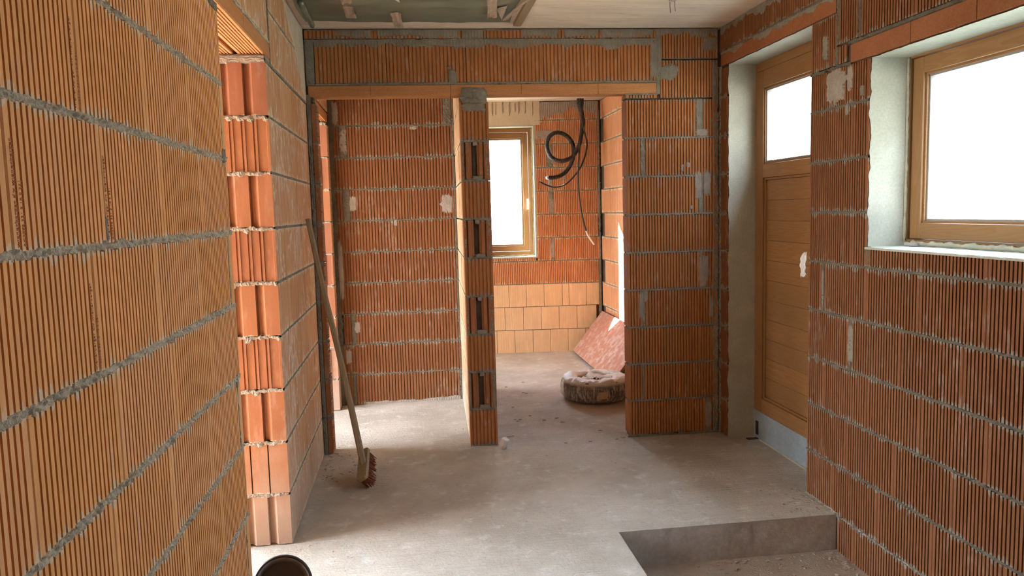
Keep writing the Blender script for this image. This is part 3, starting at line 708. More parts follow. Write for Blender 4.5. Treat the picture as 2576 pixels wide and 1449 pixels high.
for k in range(5, 10): rc([1.74, 1.40, 1.03, .66] if k % 2 else [1.74, 1.55, 1.18, .8], *cz(k), kind='fine', material='brick_red')
for k in range(5, 9): wR.strip(-1.74, .25*k, -.66, .25*k, 0.017)
wR.finish()

# ------------------------------------------------------------------ reveals (plastered) with ragged edges
def ragged_sheet(fn_p, lu, nu, nv, name, material, parent, seed, rag0=0.012, thick=0.006, rag1=0.0):
    """fn_p(a, b): a along the edge, b 0 (ragged room edge) .. 1"""
    def fn(u, v):
        e = rag0*(noise.noise(Vector((u*lu*9, seed, 0)))+0.6*noise.noise(Vector((u*lu*30, seed, 1))))*(1-v)
        return fn_p(u, v, e)
    return MB().grid(fn, nu, nv).build(name, material, parent)
# window reveal: far side faces the camera at y = WF
jx = [-WF, -WF-0.0]
ragged_sheet(lambda u, v, e: Vector((-WF+0.001+0.002*noise.noise(Vector((v*4, u*6, 2))), 0.006+v*0.20+e, 1.345+u*0.845)), .84, 70, 6, 'plaster_reveal', 'plaster', wR.o, 3.0)
ragged_sheet(lambda u, v, e: Vector((-WF-0.01+u*2.0, 0.008+v*0.20+e, 2.182)), 2.0, 140, 5, 'plaster_reveal', 'plaster', wR.o, 5.0, 0.008)
MB().grid(lambda u, v: Vector((-WF+u*2.0, -0.012+v*0.26+0.006*noise.noise(Vector((u*40, 2, 1)))*(1-v), 1.345-0.004*(v < .01)+0.0015*noise.noise(Vector((u*60, v*9, 1))))), 140, 8).build('mortar_sill', 'plaster', wR.o)
MB().box(-WF, -WN, -0.010, 0.26, 1.333, 1.343).build('mortar_sill', 'plaster', wR.o)
# door reveal: faces the camera at y = 4.795
ragged_sheet(lambda u, v, e: Vector((-4.789+0.002*noise.noise(Vector((v*4, u*6, 2))), 0.006+v*0.19+e, u*2.445)), 2.4, 150, 6, 'plaster_reveal', 'plaster', wR.o, 8.0, .008)
ragged_sheet(lambda u, v, e: Vector((-4.80+u*1.05, 0.008+v*0.19+e, 2.442)), 1.0, 70, 5, 'plaster_reveal', 'plaster', wR.o, 11.0, .008)

# ------------------------------------------------------------------ floor, step, pit, ceiling
fl = MB()
fl.box(-0.86, 0.932, -2.0, 3.46, -0.30, 0.0); fl.box(-0.86, 2.06, 3.46, 8.5, -0.30, 0.0); fl.box(2.06, 2.42, 3.76, 4.80, -0.30, -0.002)
fo = fl.build('floor', 'floor'); fo['kind'] = 'structure'
MB().box(-3.7, -0.86, -0.5, 8.6, -0.3, -0.001).build('floor', 'pit_floor')['kind'] = 'structure'
pf = MB().grid(lambda u, v: Vector((0.925+1.14*u, -2.0+5.47*v, -0.182+0.006*noise.noise(Vector((u*9, v*40, 0))))), 60, 200).build('pit_floor', 'pit_floor', smooth=True); pf['kind'] = 'structure'
# riser face and slab edge (thin concrete skin, slightly uneven arris)
rs = MB(); rs.grid(lambda u, v: Vector((0.932+1.113*u, 3.458+0.0015*noise.noise(Vector((u*20, v*3, 0))), -0.20+0.198*v+(0.003*noise.noise(Vector((u*60, 1, 1))) if v > .9 else 0))), 120, 6)
rs.grid(lambda u, v: Vector((0.934+0.002*noise.noise(Vector((u*40, v*3, 5))), 3.46-4.4*u, -0.20+0.198*v)), 120, 4)
rs.build('step_face', 'riser', fo)
ce = MB(); ce.box(-0.9, 2.5, -2.0, 8.8, 2.70, 2.92)
co = ce.build('ceiling', 'ceiling'); co['kind'] = 'structure'
for i in range(19):     # faint fins left between the shuttering boards
    y = 8.1-i*0.245+R.uniform(-.01, .01)
    MB().tube([(-0.6+0.27*j, y+0.004*noise.noise(Vector((j, i, 0))), 2.7005) for j in range(11)], 0.0022, 5).build('board_fin', 'ceiling', co)
MB().box(-3.7, -0.866, -0.5, 8.6, 2.70, 2.9).build('ceiling', 'ceiling')['kind'] = 'structure'

# ------------------------------------------------------------------ unseen shell: room behind, room to the left
def slab(name, boxes, material='brick_plain'):
    mb = MB()
    for b in boxes: mb.box(*b)
    o = mb.build(name, material); o['kind'] = 'structure'; return o
def coarse_brick():
    m, t, b = mat('plain_brickwork'); g = N(t, 'ShaderNodeNewGeometry').outputs['Position']
    s = N(t, 'ShaderNodeSeparateXYZ'); L(t, g, s.inputs[0]); c = N(t, 'ShaderNodeCombineXYZ')
    L(t, mth(t, 'ADD', s.outputs[0], s.outputs[1]), c.inputs[0]); L(t, s.outputs[2], c.inputs[1])
    k = N(t, 'ShaderNodeTexBrick'); L(t, c.outputs[0], k.inputs['Vector']); k.inputs['Scale'].default_value = 1.0
    k.inputs['Brick Width'].default_value = 0.375; k.inputs['Row Height'].default_value = 0.25; k.inputs['Mortar Size'].default_value = 0.006
    k.inputs['Color1'].default_value = (0.50, 0.26, 0.12, 1); k.inputs['Color2'].default_value = (0.56, 0.30, 0.15, 1); k.inputs['Mortar'].default_value = (0.33, 0.3, 0.24, 1)
    L(t, k.outputs['Color'], b.inputs['Base Color']); b.inputs['Roughness'].default_value = 0.9
    return m
M['brick_plain'] = coarse_brick()
slab('wall_rear', [(-0.86, 2.42, -2.3, -2.0, -0.3, 2.7)])
slab('wall_room_outer', [(-3.7, -3.5, -0.5, 2.35, -0.3, 2.7), (-3.7, -3.5, 5.95, 6.6, -0.3, 2.7), (-3.7, -3.5, 2.35, 5.95, -0.3, 0.03), (-3.7, -3.5, 2.35, 5.95, 2.58, 2.7)])
slab('wall_room_near', [(-3.7, -0.86, -0.7, -0.5, -0.3, 2.7)])
slab('wall_room_inner', [(-0.87, -0.857, 6.2, 6.5, -0.3, 2.7)])
slab('wall_far_left', [(-0.86, -0.616, 6.6, 6.85, -0.3, 2.7), (-0.86, -0.616, 8.1, 8.75, -0.3, 2.7), (-0.86, -0.616, 6.85, 8.1, 2.35, 2.7)])  # doorway added to let light into the far room
slab('wall_added_room', [(-3.7, -3.5, 6.6, 6.75, -0.3, 2.7), (-3.7, -3.5, 8.25, 8.75, -0.3, 2.7), (-3.7, -3.5, 6.75, 8.25, -0.3, 0.03), (-3.7, -3.5, 6.75, 8.25, 2.5, 2.7), (-3.7, -0.6, 8.45, 8.7, -0.3, 2.7), (-3.7, -0.62, 6.41, 6.60, -0.3, 2.7)], 'plaster_patch')  # unseen pale room and window added to brighten the far room
portal('portal_added_room', (-3.5, 7.5, 1.3), (0, -H, 0), 2.4, 1.4)  # sampling portal for the added room's window
slab('wall_niche_rear', [(-0.62, 0.55, 6.41, 6.60, -0.3, 2.7)])
gr = MB().box(-40, 40, -40, 50, -0.9, -0.6).build('outside_ground', 'ground'); gr['kind'] = 'structure'

hm = MB().grid(lambda u, v: Vector((-13.0-6*v, -18+50*u, -0.65+(3.4+0.9*noise.noise(Vector((u*9, 2, 0)))+0.3*noise.noise(Vector((u*30, 2, 0))))*math.sin(v*math.pi/2))), 60, 8).build('added_light_blocker', 'ground'); hm['kind'] = 'structure'  # unseen bank added to block low sky light from the left
# ------------------------------------------------------------------ windows and door
def frame_boxes(mb, a0, a1, z0, z1, w_, y0, y1, sides='lrtb'):
    if 'l' in sides: mb.box(a0, a0+w_, y0, y1, z0, z1)
    if 'r' in sides: mb.box(a1-w_, a1, y0, y1, z0, z1)
    if 't' in sides: mb.box(a0+w_, a1-w_, y0, y1, z1-w_, z1)
    if 'b' in sides: mb.box(a0+w_, a1-w_, y0, y1, z0, z0+w_)
def window(name, loc, ang, wd_, z0, z1, label_mats=('wood_x', 'wood_z'), handle_side=None, fw=0.055, sw=0.05, post=None):
    """frame in local x (along), y (outwards); fixed outer frame, sash, beads, seal, pane"""
    o = MB().box(0, fw, 0, 0.08, z0, z1).build(name, M[label_mats[1]], bevel=0.003); o['kind'] = 'structure'
    o.location = loc; o.rotation_euler = (0, 0, ang)
    MB().box(wd_-fw, wd_, 0, 0.08, z0, z1).build('frame_jamb', label_mats[1], o, bevel=0.003)
    for a, b in ((z0, z0+fw), (z1-fw, z1)): MB().box(fw+0.0003, wd_-fw-0.0003, 0, 0.08, a, b).build('frame_rail', label_mats[0], o, bevel=0.003)
    cells = [(fw, wd_-fw)] if post is None else [(fw, post-0.03), (post+0.03, wd_-fw)]
    if post is not None: MB().box(post-0.03, post+0.03, 0, 0.08, z0+fw, z1-fw).build('frame_post', label_mats[1], o)
    for a0, a1 in cells:
        g = 0.003; s0, s1, t0, t1 = a0+g, a1-g, z0+fw+g, z1-fw-g
        for q, (x0, x1) in enumerate(((s0, s0+sw), (s1-sw, s1))): MB().box(x0, x1, 0.012, 0.07, t0, t1).build('sash_stile', label_mats[1], o, bevel=0.003)
        for a, b in ((t0, t0+sw), (t1-sw, t1)): MB().box(s0+sw+0.0003, s1-sw-0.0003, 0.012, 0.07, a, b).build('sash_rail', label_mats[0], o, bevel=0.003)
        mb = MB(); frame_boxes(mb, s0+sw, s1-sw, t0+sw, t1-sw, 0.010, 0.024, 0.065); mb.build('glazing_bead', label_mats[0], o)
        mb = MB(); frame_boxes(mb, s0+sw+0.010, s1-sw-0.010, t0+sw+0.010, t1-sw-0.010, 0.008, 0.034, 0.058); mb.build('grey_seal', 'rubber_seal', o)
        MB().box(s0+sw+0.005, s1-sw-0.005, 0.044, 0.048, t0+sw+0.005, t1-sw-0.005).build('pane', 'glass', o)
    return o
# side window (local x = -world y; y outwards = +x)
w1 = window('window_1', (2.232, WF-0.0, 0), -math.pi/2, 1.5, 1.362, 2.186, ('wood_x', 'wood_z'), fw=0.012, sw=0.070, post=None)
# far window
def gp(x, dy=0.0): return (x, 8.318+GS*x+dy, 0)
w2 = window('window_2', gp(0.735, 0.15), math.atan(GS), 0.605, 1.058, 2.44, ('wood_x', 'wood_z'), fw=0.045, sw=0.058)
hd = MB().box(0.545-0.012, 0.545+0.012, -0.004, 0.012, 1.60, 1.675); hd.box(0.538, 0.554, -0.03, -0.004, 1.655, 1.672); hd.box(0.536, 0.556, -0.042, -0.028, 1.56, 1.675)
hd.build('window_handle', 'white_handle', w2, bevel=0.003)
# plaster reveal of the far window
MB().box(1.335, 1.357, 0.0, 0.15, 1.045, 2.452).build('plaster_reveal', 'plaster', wg.o); MB().box(0.725, 1.34, 0.0, 0.15, 2.44, 2.4525).build('plaster_reveal', 'plaster', wg.o)
MB().box(0.725, 1.357, -0.004, 0.16, 1.036, 1.050).build('mortar_sill', 'plaster', wg.o)
# foam beads round the frames
def bead(pts, rad, name, parent, seed=0, mt='foam'):
    out = []; rr = []
    for a, b in zip(pts[:-1], pts[1:]):
        a, b = Vector(a), Vector(b); n = max(2, int((b-a).length/0.012))
        for i in range(n):
            p = a.lerp(b, i/n); k = noise.noise(p*28+Vector((seed, 0, 0))); out.append(p+Vector((0, 0.002*k, 0.003*k))); rr.append(rad*(1+0.7*k))
    out.append(Vector(pts[-1])); rr.append(rad)
    return MB().tube(out, rr, 7, wob=0.3).build(name, mt, parent, smooth=True)
bead([(0.004, -0.004, 2.18), (0.004, -0.004, 1.36)], 0.007, 'foam_bead', w1, 1)
bead([(0.06, -0.004, 1.357), (1.45, -0.004, 1.357)], 0.011, 'foam_bead', w1, 2)
bead([(0.605, -0.002, 2.43), (0.605, -0.002, 1.06), (0.02, -0.002, 1.056)], 0.008, 'foam_bead', w2, 3)
MB().box(0.045, 0.12, -0.035, 0.0, 1.347, 1.360).build('packing_shim', 'dark_grey', w1)

# door: local x = -world y from y=4.795, y outwards
dr = MB().box(0, 0.035, 0.0, 0.075, 0.19, 2.44).build('door_1', 'wood_z', bevel=0.003); dr['kind'] = 'structure'
dr.location = (2.232, 4.798, 0); dr.rotation_euler = (0, 0, -math.pi/2)
DWd = 1.04
MB().box(DWd-0.035, DWd, 0, 0.075, 0.19, 2.44).build('frame_jamb', 'wood_z', dr, bevel=0.003)
MB().box(0.0353, DWd-0.0353, 0, 0.075, 2.385, 2.44).build('frame_head', 'wood_x', dr, bevel=0.003)
for x0, x1 in ((0.038, 0.128), (DWd-0.128, DWd-0.038)): MB().box(x0, x1, -0.006, 0.06, 0.19, 2.382).build('door_stile', 'wood_z', dr, bevel=0.003)
for a, b in ((2.275, 2.382), (1.715, 1.80), (0.19, 0.285)): MB().box(0.1283, DWd-0.1283, -0.006, 0.06, a, b).build('door_rail', 'wood_x', dr, bevel=0.003)
nb = 11
for i in range(nb):
    a = 0.30+(1.70-0.30)*i/nb; MB().box(0.142, DWd-0.142, 0.018, 0.04, a, a+(1.40/nb)-0.0012).build('panel_board', 'wood_x', dr, bevel=0.0012)
MB().box(0.135, DWd-0.135, 0.0405, 0.05, 0.28, 1.72).build('backing_panel', 'wood_x', dr)
mb = MB(); frame_boxes(mb, 0.1285, DWd-0.1285, 0.286, 1.714, 0.014, 0.006, 0.045); mb.build('panel_moulding', 'wood_z', dr, bevel=0.002)
mb = MB(); frame_boxes(mb, 0.1285, DWd-0.1285, 1.801, 2.274, 0.012, 0.004, 0.05); mb.build('glazing_bead', 'wood_z', dr)
mb = MB(); frame_boxes(mb, 0.1405, DWd-0.1405, 1.813, 2.262, 0.008, 0.012, 0.045); mb.build('grey_seal', 'rubber_seal', dr)
MB().box(0.135, DWd-0.135, 0.026, 0.030, 1.808, 2.267).build('pane', 'glass', dr)
MB().box(0.002, DWd, -0.004, 0.03, 0.004, 0.189).build('threshold_plate', 'zinc', dr)
mb = MB().box(0.055, 0.085, -0.010, -0.004, 0.03, 0.12); mb.box(0.055, 0.085, -0.075, -0.004, 0.0, 0.006); mb.build('fixing_bracket', 'dark_metal', dr)
bead([(0.0, -0.003, 2.42), (0.0, -0.003, 0.02)], 0.008, 'foam_bead', dr, 7)
bead([(0.12, -0.006, 0.004), (1.03, -0.006, 0.004)], 0.006, 'foam_bead', dr, 8)

# ------------------------------------------------------------------ things
# broom leaning on the left wall
br = thing('broom', 'old wooden broom with red-brown bristles leaning on the left brick wall', 'broom', (-0.315, 4.40, 0))
O = Vector((-0.315, 4.40, 0)); n_ = Vector((-0.52, -0.30, 0.80)).normalized(); la = Vector((0.10, 1.0, 0.22)).normalized(); la = (la-n_*la.dot(n_)).normalized(); wa = n_.cross(la)
hc = Vector((-0.01, -0.01, 0.115))
mt4 = Matrix(((la.x, wa.x, n_.x, hc.x), (la.y, wa.y, n_.y, hc.y), (la.z, wa.z, n_.z, hc.z), (0, 0, 0, 1)))
pts = [(-0.12, -0.026), (0.12, -0.026), (0.13, -0.015), (0.13, 0.015), (0.12, 0.026), (-0.12, 0.026), (-0.13, 0.015), (-0.13, -0.015)]
MB().prism([(x*1.0, y*1.25) for x, y in pts], -0.012, 0.012, mt4).build('head_block', 'wood_old', br, bevel=0.002)
mb = MB()
for i in range(24):
    for j in range(5):
        x = -0.118+i*0.0102; y = -0.022+j*0.011
        for q in range(2):
            a = Vector((x+R.uniform(-.002, .002), y, -0.011)); b = Vector((x+R.uniform(-.012, .012), y+R.uniform(-.012, .012)-0.006, -0.075+R.uniform(-.006, .004)))
            mb.tube([mt4 @ a, mt4 @ a.lerp(b, .5), mt4 @ b], 0.0022, 4)
for i, v_ in enumerate(mb.v):
    if v_[2] < 0.002: mb.v[i] = (v_[0], v_[1], 0.002)
mb.build('bristles', 'bristle', br, kind='stuff')
hb = mt4 @ Vector((0, 0, 0.0)); ht = Vector((-0.575, 4.47, 1.535))-O
hp = []; n = 14
ax = (ht-hb).normalized(); sx_ = Vector((0, 1, 0)).cross(ax).normalized(); sy_ = ax.cross(sx_)
ml = (ht-hb).length; m4 = Matrix(((sx_.x, sy_.x, ax.x, hb.x), (sx_.y, sy_.y, ax.y, hb.y), (sx_.z, sy_.z, ax.z, hb.z), (0, 0, 0, 1)))
mb = MB(); ring = [(-.016, -.010), (-.010, -.015), (.010, -.015), (.016, -.010), (.016, .010), (.010, .015), (-.010, .015), (-.016, .010)]
def hfn(u, v):
    k = int(round(v*8)) % 8; x, y = ring[k]; z = ml*u; w2_ = 1.12-0.30*u
    return m4 @ Vector((x*w2_+0.010*math.sin(u*5)*u*(1-u)*2, y*w2_+0.006*noise.noise(Vector((u*4, 0, 0))), z))
mb.grid(hfn, 30, 8); c0 = [hfn(0, k/8) for k in range(8)]; c1 = [hfn(1, k/8) for k in range(8)]
mb.add(c0, [tuple(range(7, -1, -1))]); mb.add(c1, [tuple(range(8))]); mb.build('handle', 'wood_old', br)

# black pail tipped over a half brick, mouth towards the room
cpt = P(711, 1473, 2, 0.205)
pl = thing('bucket', 'black plastic bucket tipped over on the slab beside the left opening', 'bucket', (cpt.x, cpt.y, 0))
ax = Vector((-cpt.x, -cpt.y, CAMZ-0.205)).normalized(); ax = Vector((ax.x, ax.y, ax.z*0.95)).normalized(); xx = Vector((ax.y, -ax.x, 0)).normalized(); yy = ax.cross(xx)
pmx = Matrix(((xx.x, yy.x, ax.x, 0), (xx.y, yy.y, ax.y, 0), (xx.z, yy.z, ax.z, 0.205), (0, 0, 0, 1))) @ Matrix.Translation((0, 0, -0.215))
MB().lathe([(0.0, 0.0), (0.082, 0.0), (0.086, 0.01), (0.100, 0.21), (0.097, 0.212), (0.094, 0.20), (0.082, 0.012), (0.0, 0.010)], 48, pmx).build('body', 'dark_grey', pl, smooth=False)
MB().lathe([(0.099, 0.208), (0.105, 0.206), (0.107, 0.212), (0.104, 0.219), (0.099, 0.217)], 48, pmx, close=True).build('rim', 'black', pl, smooth=True)
MB().tube([pmx @ Vector((0.106*math.cos(a), -0.106*math.sin(a), 0.20-0.05*math.sin(a))) for a in [math.pi*i/16 for i in range(17)]], 0.003, 6).build('handle', 'dark_metal', pl)
tag(MB().box(-0.09, 0.09, -0.05, 0.05, 0, 0.075).build('broken_brick', 'brick_edge', loc=(cpt.x+0.01, cpt.y-0.05, 0.0), rot=(0, 0, 0.15), bevel=0.004), 'broken piece of brick on the slab under the tipped bucket', 'brick')

# wrapped coil of conduit
kc = thing('conduit_coil', 'coil of dark conduit wrapped in torn clear film on the far room floor', 'coil', (1.452, 6.06, 0))
for q in range(5):       # windings
    for r0, zz in ((0.245, 0.03+q*0.033), (0.205, 0.035+q*0.031), (0.165, 0.03+q*0.03)):
        if q > 4: continue
        MB().lathe([(r0+0.017*math.cos(a), zz+0.016*math.sin(a)) for a in [2*math.pi*i/8 for i in range(8)]], 40, close=True).build('winding', plain('winding_grey', (0.10, 0.085, 0.08), 0.5) if 'wg' not in M else M['wg'], kc, smooth=True)
        M['wg'] = bpy.data.materials['winding_grey']
prof = []
for i in range(26):
    a = 2*math.pi*i/26
    prof.append((0.203+0.083*math.copysign(abs(math.cos(a))**0.75, math.cos(a)), 0.098+0.094*math.copysign(abs(math.sin(a))**0.8, math.sin(a))))
def wrin(a, j, q):
    k = noise.noise(Vector((a*9, j*0.35, 0)))*0.010+noise.noise(Vector((a*24, j*0.5, 3)))*0.008
    rr = Vector((math.cos(a), math.sin(a), 0)); up = 0.02*max(0, noise.noise(Vector((math.cos(a)*2, math.sin(a)*2, 7))))*(1 if q.z > .15 else 0)
    return rr*k+Vector((0, 0, up+k*.6 if q.z > 0.03 else 0))
mb = MB().lathe(prof, 96, close=True, wob=wrin)
# film bridging the middle, torn open
def tops(u, v):
    a = 2*math.pi*u; r = 0.03+0.16*v
    h = 0.178+0.006*math.sin(a*5)+0.010*noise.noise(Vector((math.cos(a)*4, math.sin(a)*4, v*2)))-0.02*(1-v)
    return Vector((r*math.cos(a), r*math.sin(a), h))
g2 = MB().grid(tops, 60, 6)
keep = [f for f in g2.f if not ((lambda c: (math.atan2(c[1], c[0]) % 6.283 > 4.3 and math.atan2(c[1], c[0]) % 6.283 < 5.9 and math.hypot(c[0], c[1]) < 0.15) or (math.atan2(c[1], c[0]) % 6.283 > 2.0 and math.atan2(c[1], c[0]) % 6.283 < 3.1 and math.hypot(c[0], c[1]) > 0.09))(g2.v[f[0]]))]
g2.f = keep; mb.add(g2.v, g2.f)
mb.build('plastic_wrap', 'film', kc, smooth=True)
MB().grid(lambda u, v: Vector((0.293*math.cos(-1.75+0.28*u+0.03*v), 0.293*math.sin(-1.75+0.28*u+.03*v), 0.06+0.055*v)), 6, 3).build('paper_label', 'far_label', kc)

# formwork panel leaning in the corner
bd = thing('formwork_panel', 'reddish brown formwork panel leaning on the right wall of the far room', 'panel', (1.70, 7.05, 0))
ang = math.atan2(0.435, 0.342)
bm4 = Matrix.Translation((0, 0, 0.016)) @ Matrix.Rotation(-ang, 4, 'Y')
MB().box(0.0, 0.535, -0.62, 0.99, 0.0, 0.021, bm4).build('sheet', 'board', bd, bevel=0.002)
for i in range(5): MB().lathe([(0.0, 0.003), (0.008, 0.003), (0.008, -0.003)], 10, bm4 @ Matrix.Translation((0.05+i*0.105, 0.99, 0.0105)) @ Matrix.Rotation(-math.pi/2, 4, 'X')).build('rivet', 'dark_metal', bd)
MB().box(-0.004, 0.0, -0.62, 0.99, 0.0, 0.021, bm4).build('edge_seal', 'black', bd)

# hanging conduits in the far room
def px_path(pts, y=7.93, k=2.683, ou=1140, ov=180, dy=None, sub=6):
    q = [P(ou+a/k, ov+b/k, 1, y+(dy[i] if dy else 0)) for i, (a, b) in enumerate(pts)]
    out = []
    for i in range(len(q)-1):          # Catmull-Rom
        p0 = q[max(0, i-1)]; p1 = q[i]; p2 = q[i+1]; p3 = q[min(len(q)-1, i+2)]
        for j in range(sub):
            t = j/sub; out.append(0.5*((2*p1)+(p2-p0)*t+(2*p0-5*p1+4*p2-p3)*t*t+(3*p1-p0-3*p2+p3)*t**3))
    out.append(q[-1]); return out
GR = 'hanging installation conduits in the far room'
def conduit(name, label, pts, rad, tipcol, dy=None, ribs=True):
    path = px_path(pts, dy=dy, sub=14 if ribs else 6)
    top = path[0]; path = [Vector((top.x, top.y, 2.705))]+path
    rr = [rad*(1+(0.07 if i % 2 else -0.05)) if ribs else rad for i in range(len(path))]
    t = thing(name, label, 'conduit', path[0], group=GR); o = path[0]
    loc = [p-o for p in path]
    MB().tube(loc, rr, 10).build('tube', 'black', t, smooth=not ribs)
    d = (loc[-1]-loc[-2]).normalized()
    MB().tube([loc[-1]-d*0.002, loc[-1]+d*0.02], rad*0.72, 8).build('cut_end', tipcol, t)
    return t
conduit('conduit', 'thick black conduit hanging in a round loop beside the far window', [(855, 215), (872, 330), (862, 450), (838, 525), (790, 585), (720, 603), (660, 575), (633, 505), (650, 440), (700, 412), (760, 430), (802, 478), (814, 545), (800, 612), (762, 675), (705, 710), (640, 717)], 0.021, 'white_plastic', dy=[0.1, .08, 0, -.04, -.06, -.06, -.04, 0, 0, 0, .02, .04, .06, .08, .08, .05, .02])
conduit('conduit', 'thin black cable curling left below the conduit loop', [(875, 215), (868, 300), (884, 400), (903, 480), (893, 560), (862, 640), (822, 700), (760, 760), (690, 780), (640, 770), (590, 748)], 0.0085, 'black', dy=[.1, .05, 0, -.02, -.03, -.03, 0, 0, 0, 0, 0], ribs=False)
conduit('conduit', 'long black cable hanging straight down with a curled end coloured as sunlit', [(860, 215), (882, 320), (860, 450), (850, 560), (845, 720), (852, 850), (872, 980), (898, 1080)], 0.009, 'black', dy=[.1, .1, -.05, -.05, -.05, 0, 0, 0], ribs=False)
tt = [o for o in bpy.data.objects if o.get('label', '').startswith('long black')][0]
tp = [p-Vector(tt.location) for p in px_path([(896, 1075), (915, 1115), (952, 1168)])]
MB().tube(tp, 0.0095, 8).build('sunlit_end', 'white_plastic', tt, smooth=True)  # white colour stands in for sunlight on the cable end
conduit('conduit', 'short thick black conduit bundled with the looped one at the ceiling', [(845, 215), (862, 280), (880, 330), (872, 400), (858, 470), (848, 520)], 0.017, 'black', dy=[.1, .1, .1, .1, .05, .05])

# plastic film over the stair hole in the ceiling
ts = thing('plastic_sheet', 'sagging green-grey plastic sheet taped under the ceiling opening', 'sheet', (0.05, 4.0, 2.70))
def tarp(u, v):
    x = -0.62+1.22*u+0.03*noise.noise(Vector((v*3, 2, 0)))*(1 if u < .05 or u > .95 else 0); y = -0.9+1.70*v+(0.035*noise.noise(Vector((u*5, 9, 1)))+0.02*noise.noise(Vector((u*14, 9, 1))))*v
    e = min(1, 8*min(u, 1-u))*min(1, 4*(1-v)); s = abs(math.sin(u*11+1.5*v))
    z = -0.004-e*(0.024+0.022*noise.noise(Vector((u*6, v*3, 0)))+0.014*noise.noise(Vector((u*3+v*9, v*14, 4)))+0.008*s)
    return Vector((x, y, z))
MB().grid(tarp, 110, 70).build('film', 'tarp', ts, smooth=True)
MB().tube([(-0.585, 0.30+0.13*i, -0.022+0.004*(i % 2)) for i in range(5)], 0.016, 12, wob=.2).build('rolled_edge', 'tarp', ts, smooth=True)
def tape(u0, v0, u1, v1, w_, z=2.662):
    a = P(u0, v0, 2, z)-Vector(ts.location); b = P(u1, v1, 2, z-0.004)-Vector(ts.location); d = (b-a).normalized(); n = Vector((-d.y, d.x, 0)); sd = R.uniform(0, 9)
    MB().grid(lambda u, v: a+(b-a)*u+n*(w_*(v-0.5)*(1+0.2*noise.noise(Vector((u*4, sd, 0)))))+Vector((0, 0, -0.004-0.008*noise.noise(Vector((u*5, v*3, sd))))), 12, 4).build('tape_strip', 'tape', ts)
tape(867, -12, 884, 44, 0.055); tape(994, 30, 1004, 68, 0.055, 2.67); tape(1238, -12, 1238, 44, 0.055); tape(1266, 50, 1335, -8, 0.03, 2.68)
mb = MB(); a = P(1248, 22, 2, 2.67)-Vector(ts.location); b = P(1262, 50, 2, 2.655)-Vector(ts.location); c = P(1277, 14, 2, 2.68)-Vector(ts.location)
mb.add([a, b, c, a+Vector((0, 0, .002)), b+Vector((0, 0, .002)), c+Vector((0, 0, .002))], [(0, 1, 2), (5, 4, 3)]); mb.build('torn_flap', 'tape', ts)
mb = MB(); a = P(985, -6, 2, 2.66)-Vector(ts.location); b = P(1006, 8, 2, 2.65)-Vector(ts.location); c = P(1002, -8, 2, 2.66)-Vector(ts.location)
mb.add([a, b, c], [(0, 1, 2)]); mb.build('torn_flap', 'white_plastic', ts)
# timber edge strip right of the opening
tag(MB().box(0.655, 0.70, -1.0, 0.82, -0.022, 0.0).build('batten', 'wood_old', loc=(0.02, 4.0, 2.70)), 'narrow timber batten edging the covered ceiling opening', 'batten')
# two reinforcement wires poking out of the ceiling
for i, (u, v0, v1) in enumerate(((1685, 4, 31), (1697, 0, 27))):
    p = P(u, v0, 2, 2.70); q = Vector((p.x+0.004, p.y, 2.70-0.062))
    ti = MB().tube([Vector((0, 0, 0.004)), Vector((0.001, 0, -0.03)), q-p], 0.0016, 6).build('tie_wire', 'dark_metal', loc=p)
    tag(ti, ('rusty tie wire sticking out of the ceiling, the end nearer the covered opening', 'rusty tie wire sticking out of the ceiling, the end nearer the door')[i], 'wire', 'tie wires in the ceiling')
cb = MB().lathe([(0.0, -0.006), (0.02, -0.006), (0.022, 0.0)], 14).build('wire_socket', 'dark_grey', loc=P(1692, 0, 2, 2.70)); tag(cb, 'round dark plug in the ceiling between the two tie wires', 'plug')

# white scrap beside the column foot, white rag on the door edge
p = P(1265, 1128, 2, 0.0)
sp = MB().lathe([(0.0, 0.0), (0.022, 0.0), (0.027, 0.03), (0.026, 0.07), (0.02, 0.075), (0.0, 0.072)], 9, Matrix.Rotation(0.3, 4, 'X') @ Matrix.Rotation(0.25, 4, 'Y'), wob=lambda a, j, q: Vector((1, 1, 0))*0.007*noise.noise(Vector((a*2, j, 0)))).build('plastic_cup', 'white_plastic', loc=(p.x, p.y-0.01, 0.004))
tag(sp, 'small crushed white plastic cup on the floor at the column foot', 'cup')
p = P(2018, 648, 0, 2.06)
def rag(u, v):
    return Vector((-0.006-0.020*abs(noise.noise(Vector((u*3, v*3, 2)))), 0.065*(u-.3)*(1-.35*abs(v-.5))+0.008*noise.noise(Vector((u*5, v*4, 0))), 0.12*(v-0.5)+0.012*noise.noise(Vector((u*6, v*2, 5)))-0.02*u))
rg = MB().grid(rag, 12, 16).build('plastic_rag', 'white_plastic', loc=(2.045, 3.78, 1.235), smooth=True)
tag(rg, 'scrap of white plastic film stuck to the brick edge beside the door', 'rag')

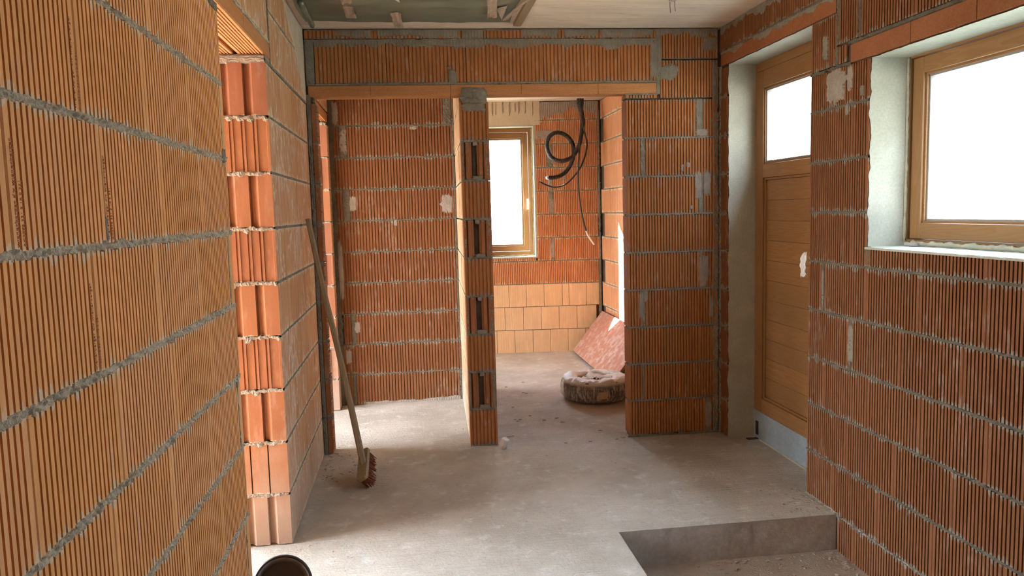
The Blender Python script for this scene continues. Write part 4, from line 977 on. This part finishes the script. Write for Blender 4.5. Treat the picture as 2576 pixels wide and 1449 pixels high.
# loose rubble and dust heaps
mb = MB()
def chip(x, y, z, s_):
    mtx = Matrix.Translation((x, y, z)) @ Matrix.Rotation(R.uniform(0, 6.28), 4, 'Z') @ Matrix.Rotation(R.uniform(-.2, .2), 4, 'X')
    mb.box(-s_, s_, -s_*R.uniform(.4, .9), s_*.6, 0, s_*R.uniform(.25, .8), mtx)
for i in range(170): chip(1.30+0.72*(1-R.random()**2), 3.43-R.random()**2*0.22, -0.183, R.uniform(.002, .008))
for i in range(90): chip(2.02-R.random()**2*0.2, 3.40-R.random()*0.8, -0.183, R.uniform(.002, .008))
for i in range(80): chip(2.03-R.random()**2*0.22, 3.5+R.random()*0.35, 0.0, R.uniform(.0015, .006))
for i in range(70): chip(1.5+R.random()*0.6, 4.90-R.random()**2*0.3, 0.0, R.uniform(.0015, .005))
for i in range(110): chip(-0.58+R.random()**2*0.25, 4.9+R.random()*0.25-R.random()*.5, 0.0, R.uniform(.0015, .007))
for i in range(60): chip(R.uniform(-.55, .33), R.uniform(5.1, 6.2), 0.0, R.uniform(.0015, .005))
for i in range(60): chip(R.uniform(-.55, 1.9), R.uniform(3.5, 4.8), 0.0, R.uniform(.001, .004))
for i in range(40): chip(-0.60+R.random()**2*.3, R.uniform(3.2, 3.62), 0.0, R.uniform(.001, .005))
mb.build('rubble', 'debris', kind='stuff')
CH = [(1296, 1056), (1302, 1060), (1308, 1056), (1333, 1046), (1369, 1058), (1400, 1052), (1415, 1062), (1280, 1099), (1290, 1097), (1423, 1115), (1485, 1111), (1316, 988), (1324, 990), (1273, 974), (1316, 962), (1290, 1025), (1454, 965), (1552, 1105), (1567, 1101), (1510, 1083)]
base = None
for i, (u, v) in enumerate(CH):
    p = P(u, v, 2, 0.0)
    if base is None:
        base = MB().prism([(-.014, -.006), (.012, -.008), (.015, .002), (.004, .008), (-.012, .006)], 0, 0.004).build('brick_chip', 'debris'); o = base
    else:
        o = base.copy(); COL.objects.link(o)
    o.location = (p.x, p.y, 0.001); o.rotation_euler = (0, 0, R.uniform(-.5, .5)); s_ = R.uniform(.6, 1.1); o.scale = (s_, s_, 1)
    tag(o, 'thin brown chip lying on the lit floor of the wide opening', 'chip', 'chips scattered on the lit floor')

# stamped maker's lettering on a few bricks of the near wall
def stamp(text, s_, z, size, mt):
    c = bpy.data.curves.new('stamped_lettering', 'FONT'); c.body = text; c.size = size; c.extrude = 0.0003; c.resolution_u = 2
    c.materials.append(mt); o = bpy.data.objects.new('stamped_lettering', c); COL.objects.link(o)
    o.parent = wl.o; o.location = (s_, -0.0016, z); o.rotation_euler = (math.pi/2, -math.pi/2, 0)
M['stamp'] = plain('stamp_brown', (0.42, 0.17, 0.06), 0.9)
for s_, k in ((1.297, 6), (1.665, 6), (1.552, 5), (1.552, 7)):
    stamp('wienerberger div wienerberger', s_+0.013, 0.25*k+0.012, 0.0135, M['stamp']); stamp('AC2978 331 5 10 9 331', s_+0.033, 0.25*k+0.012, 0.011, M['stamp'])
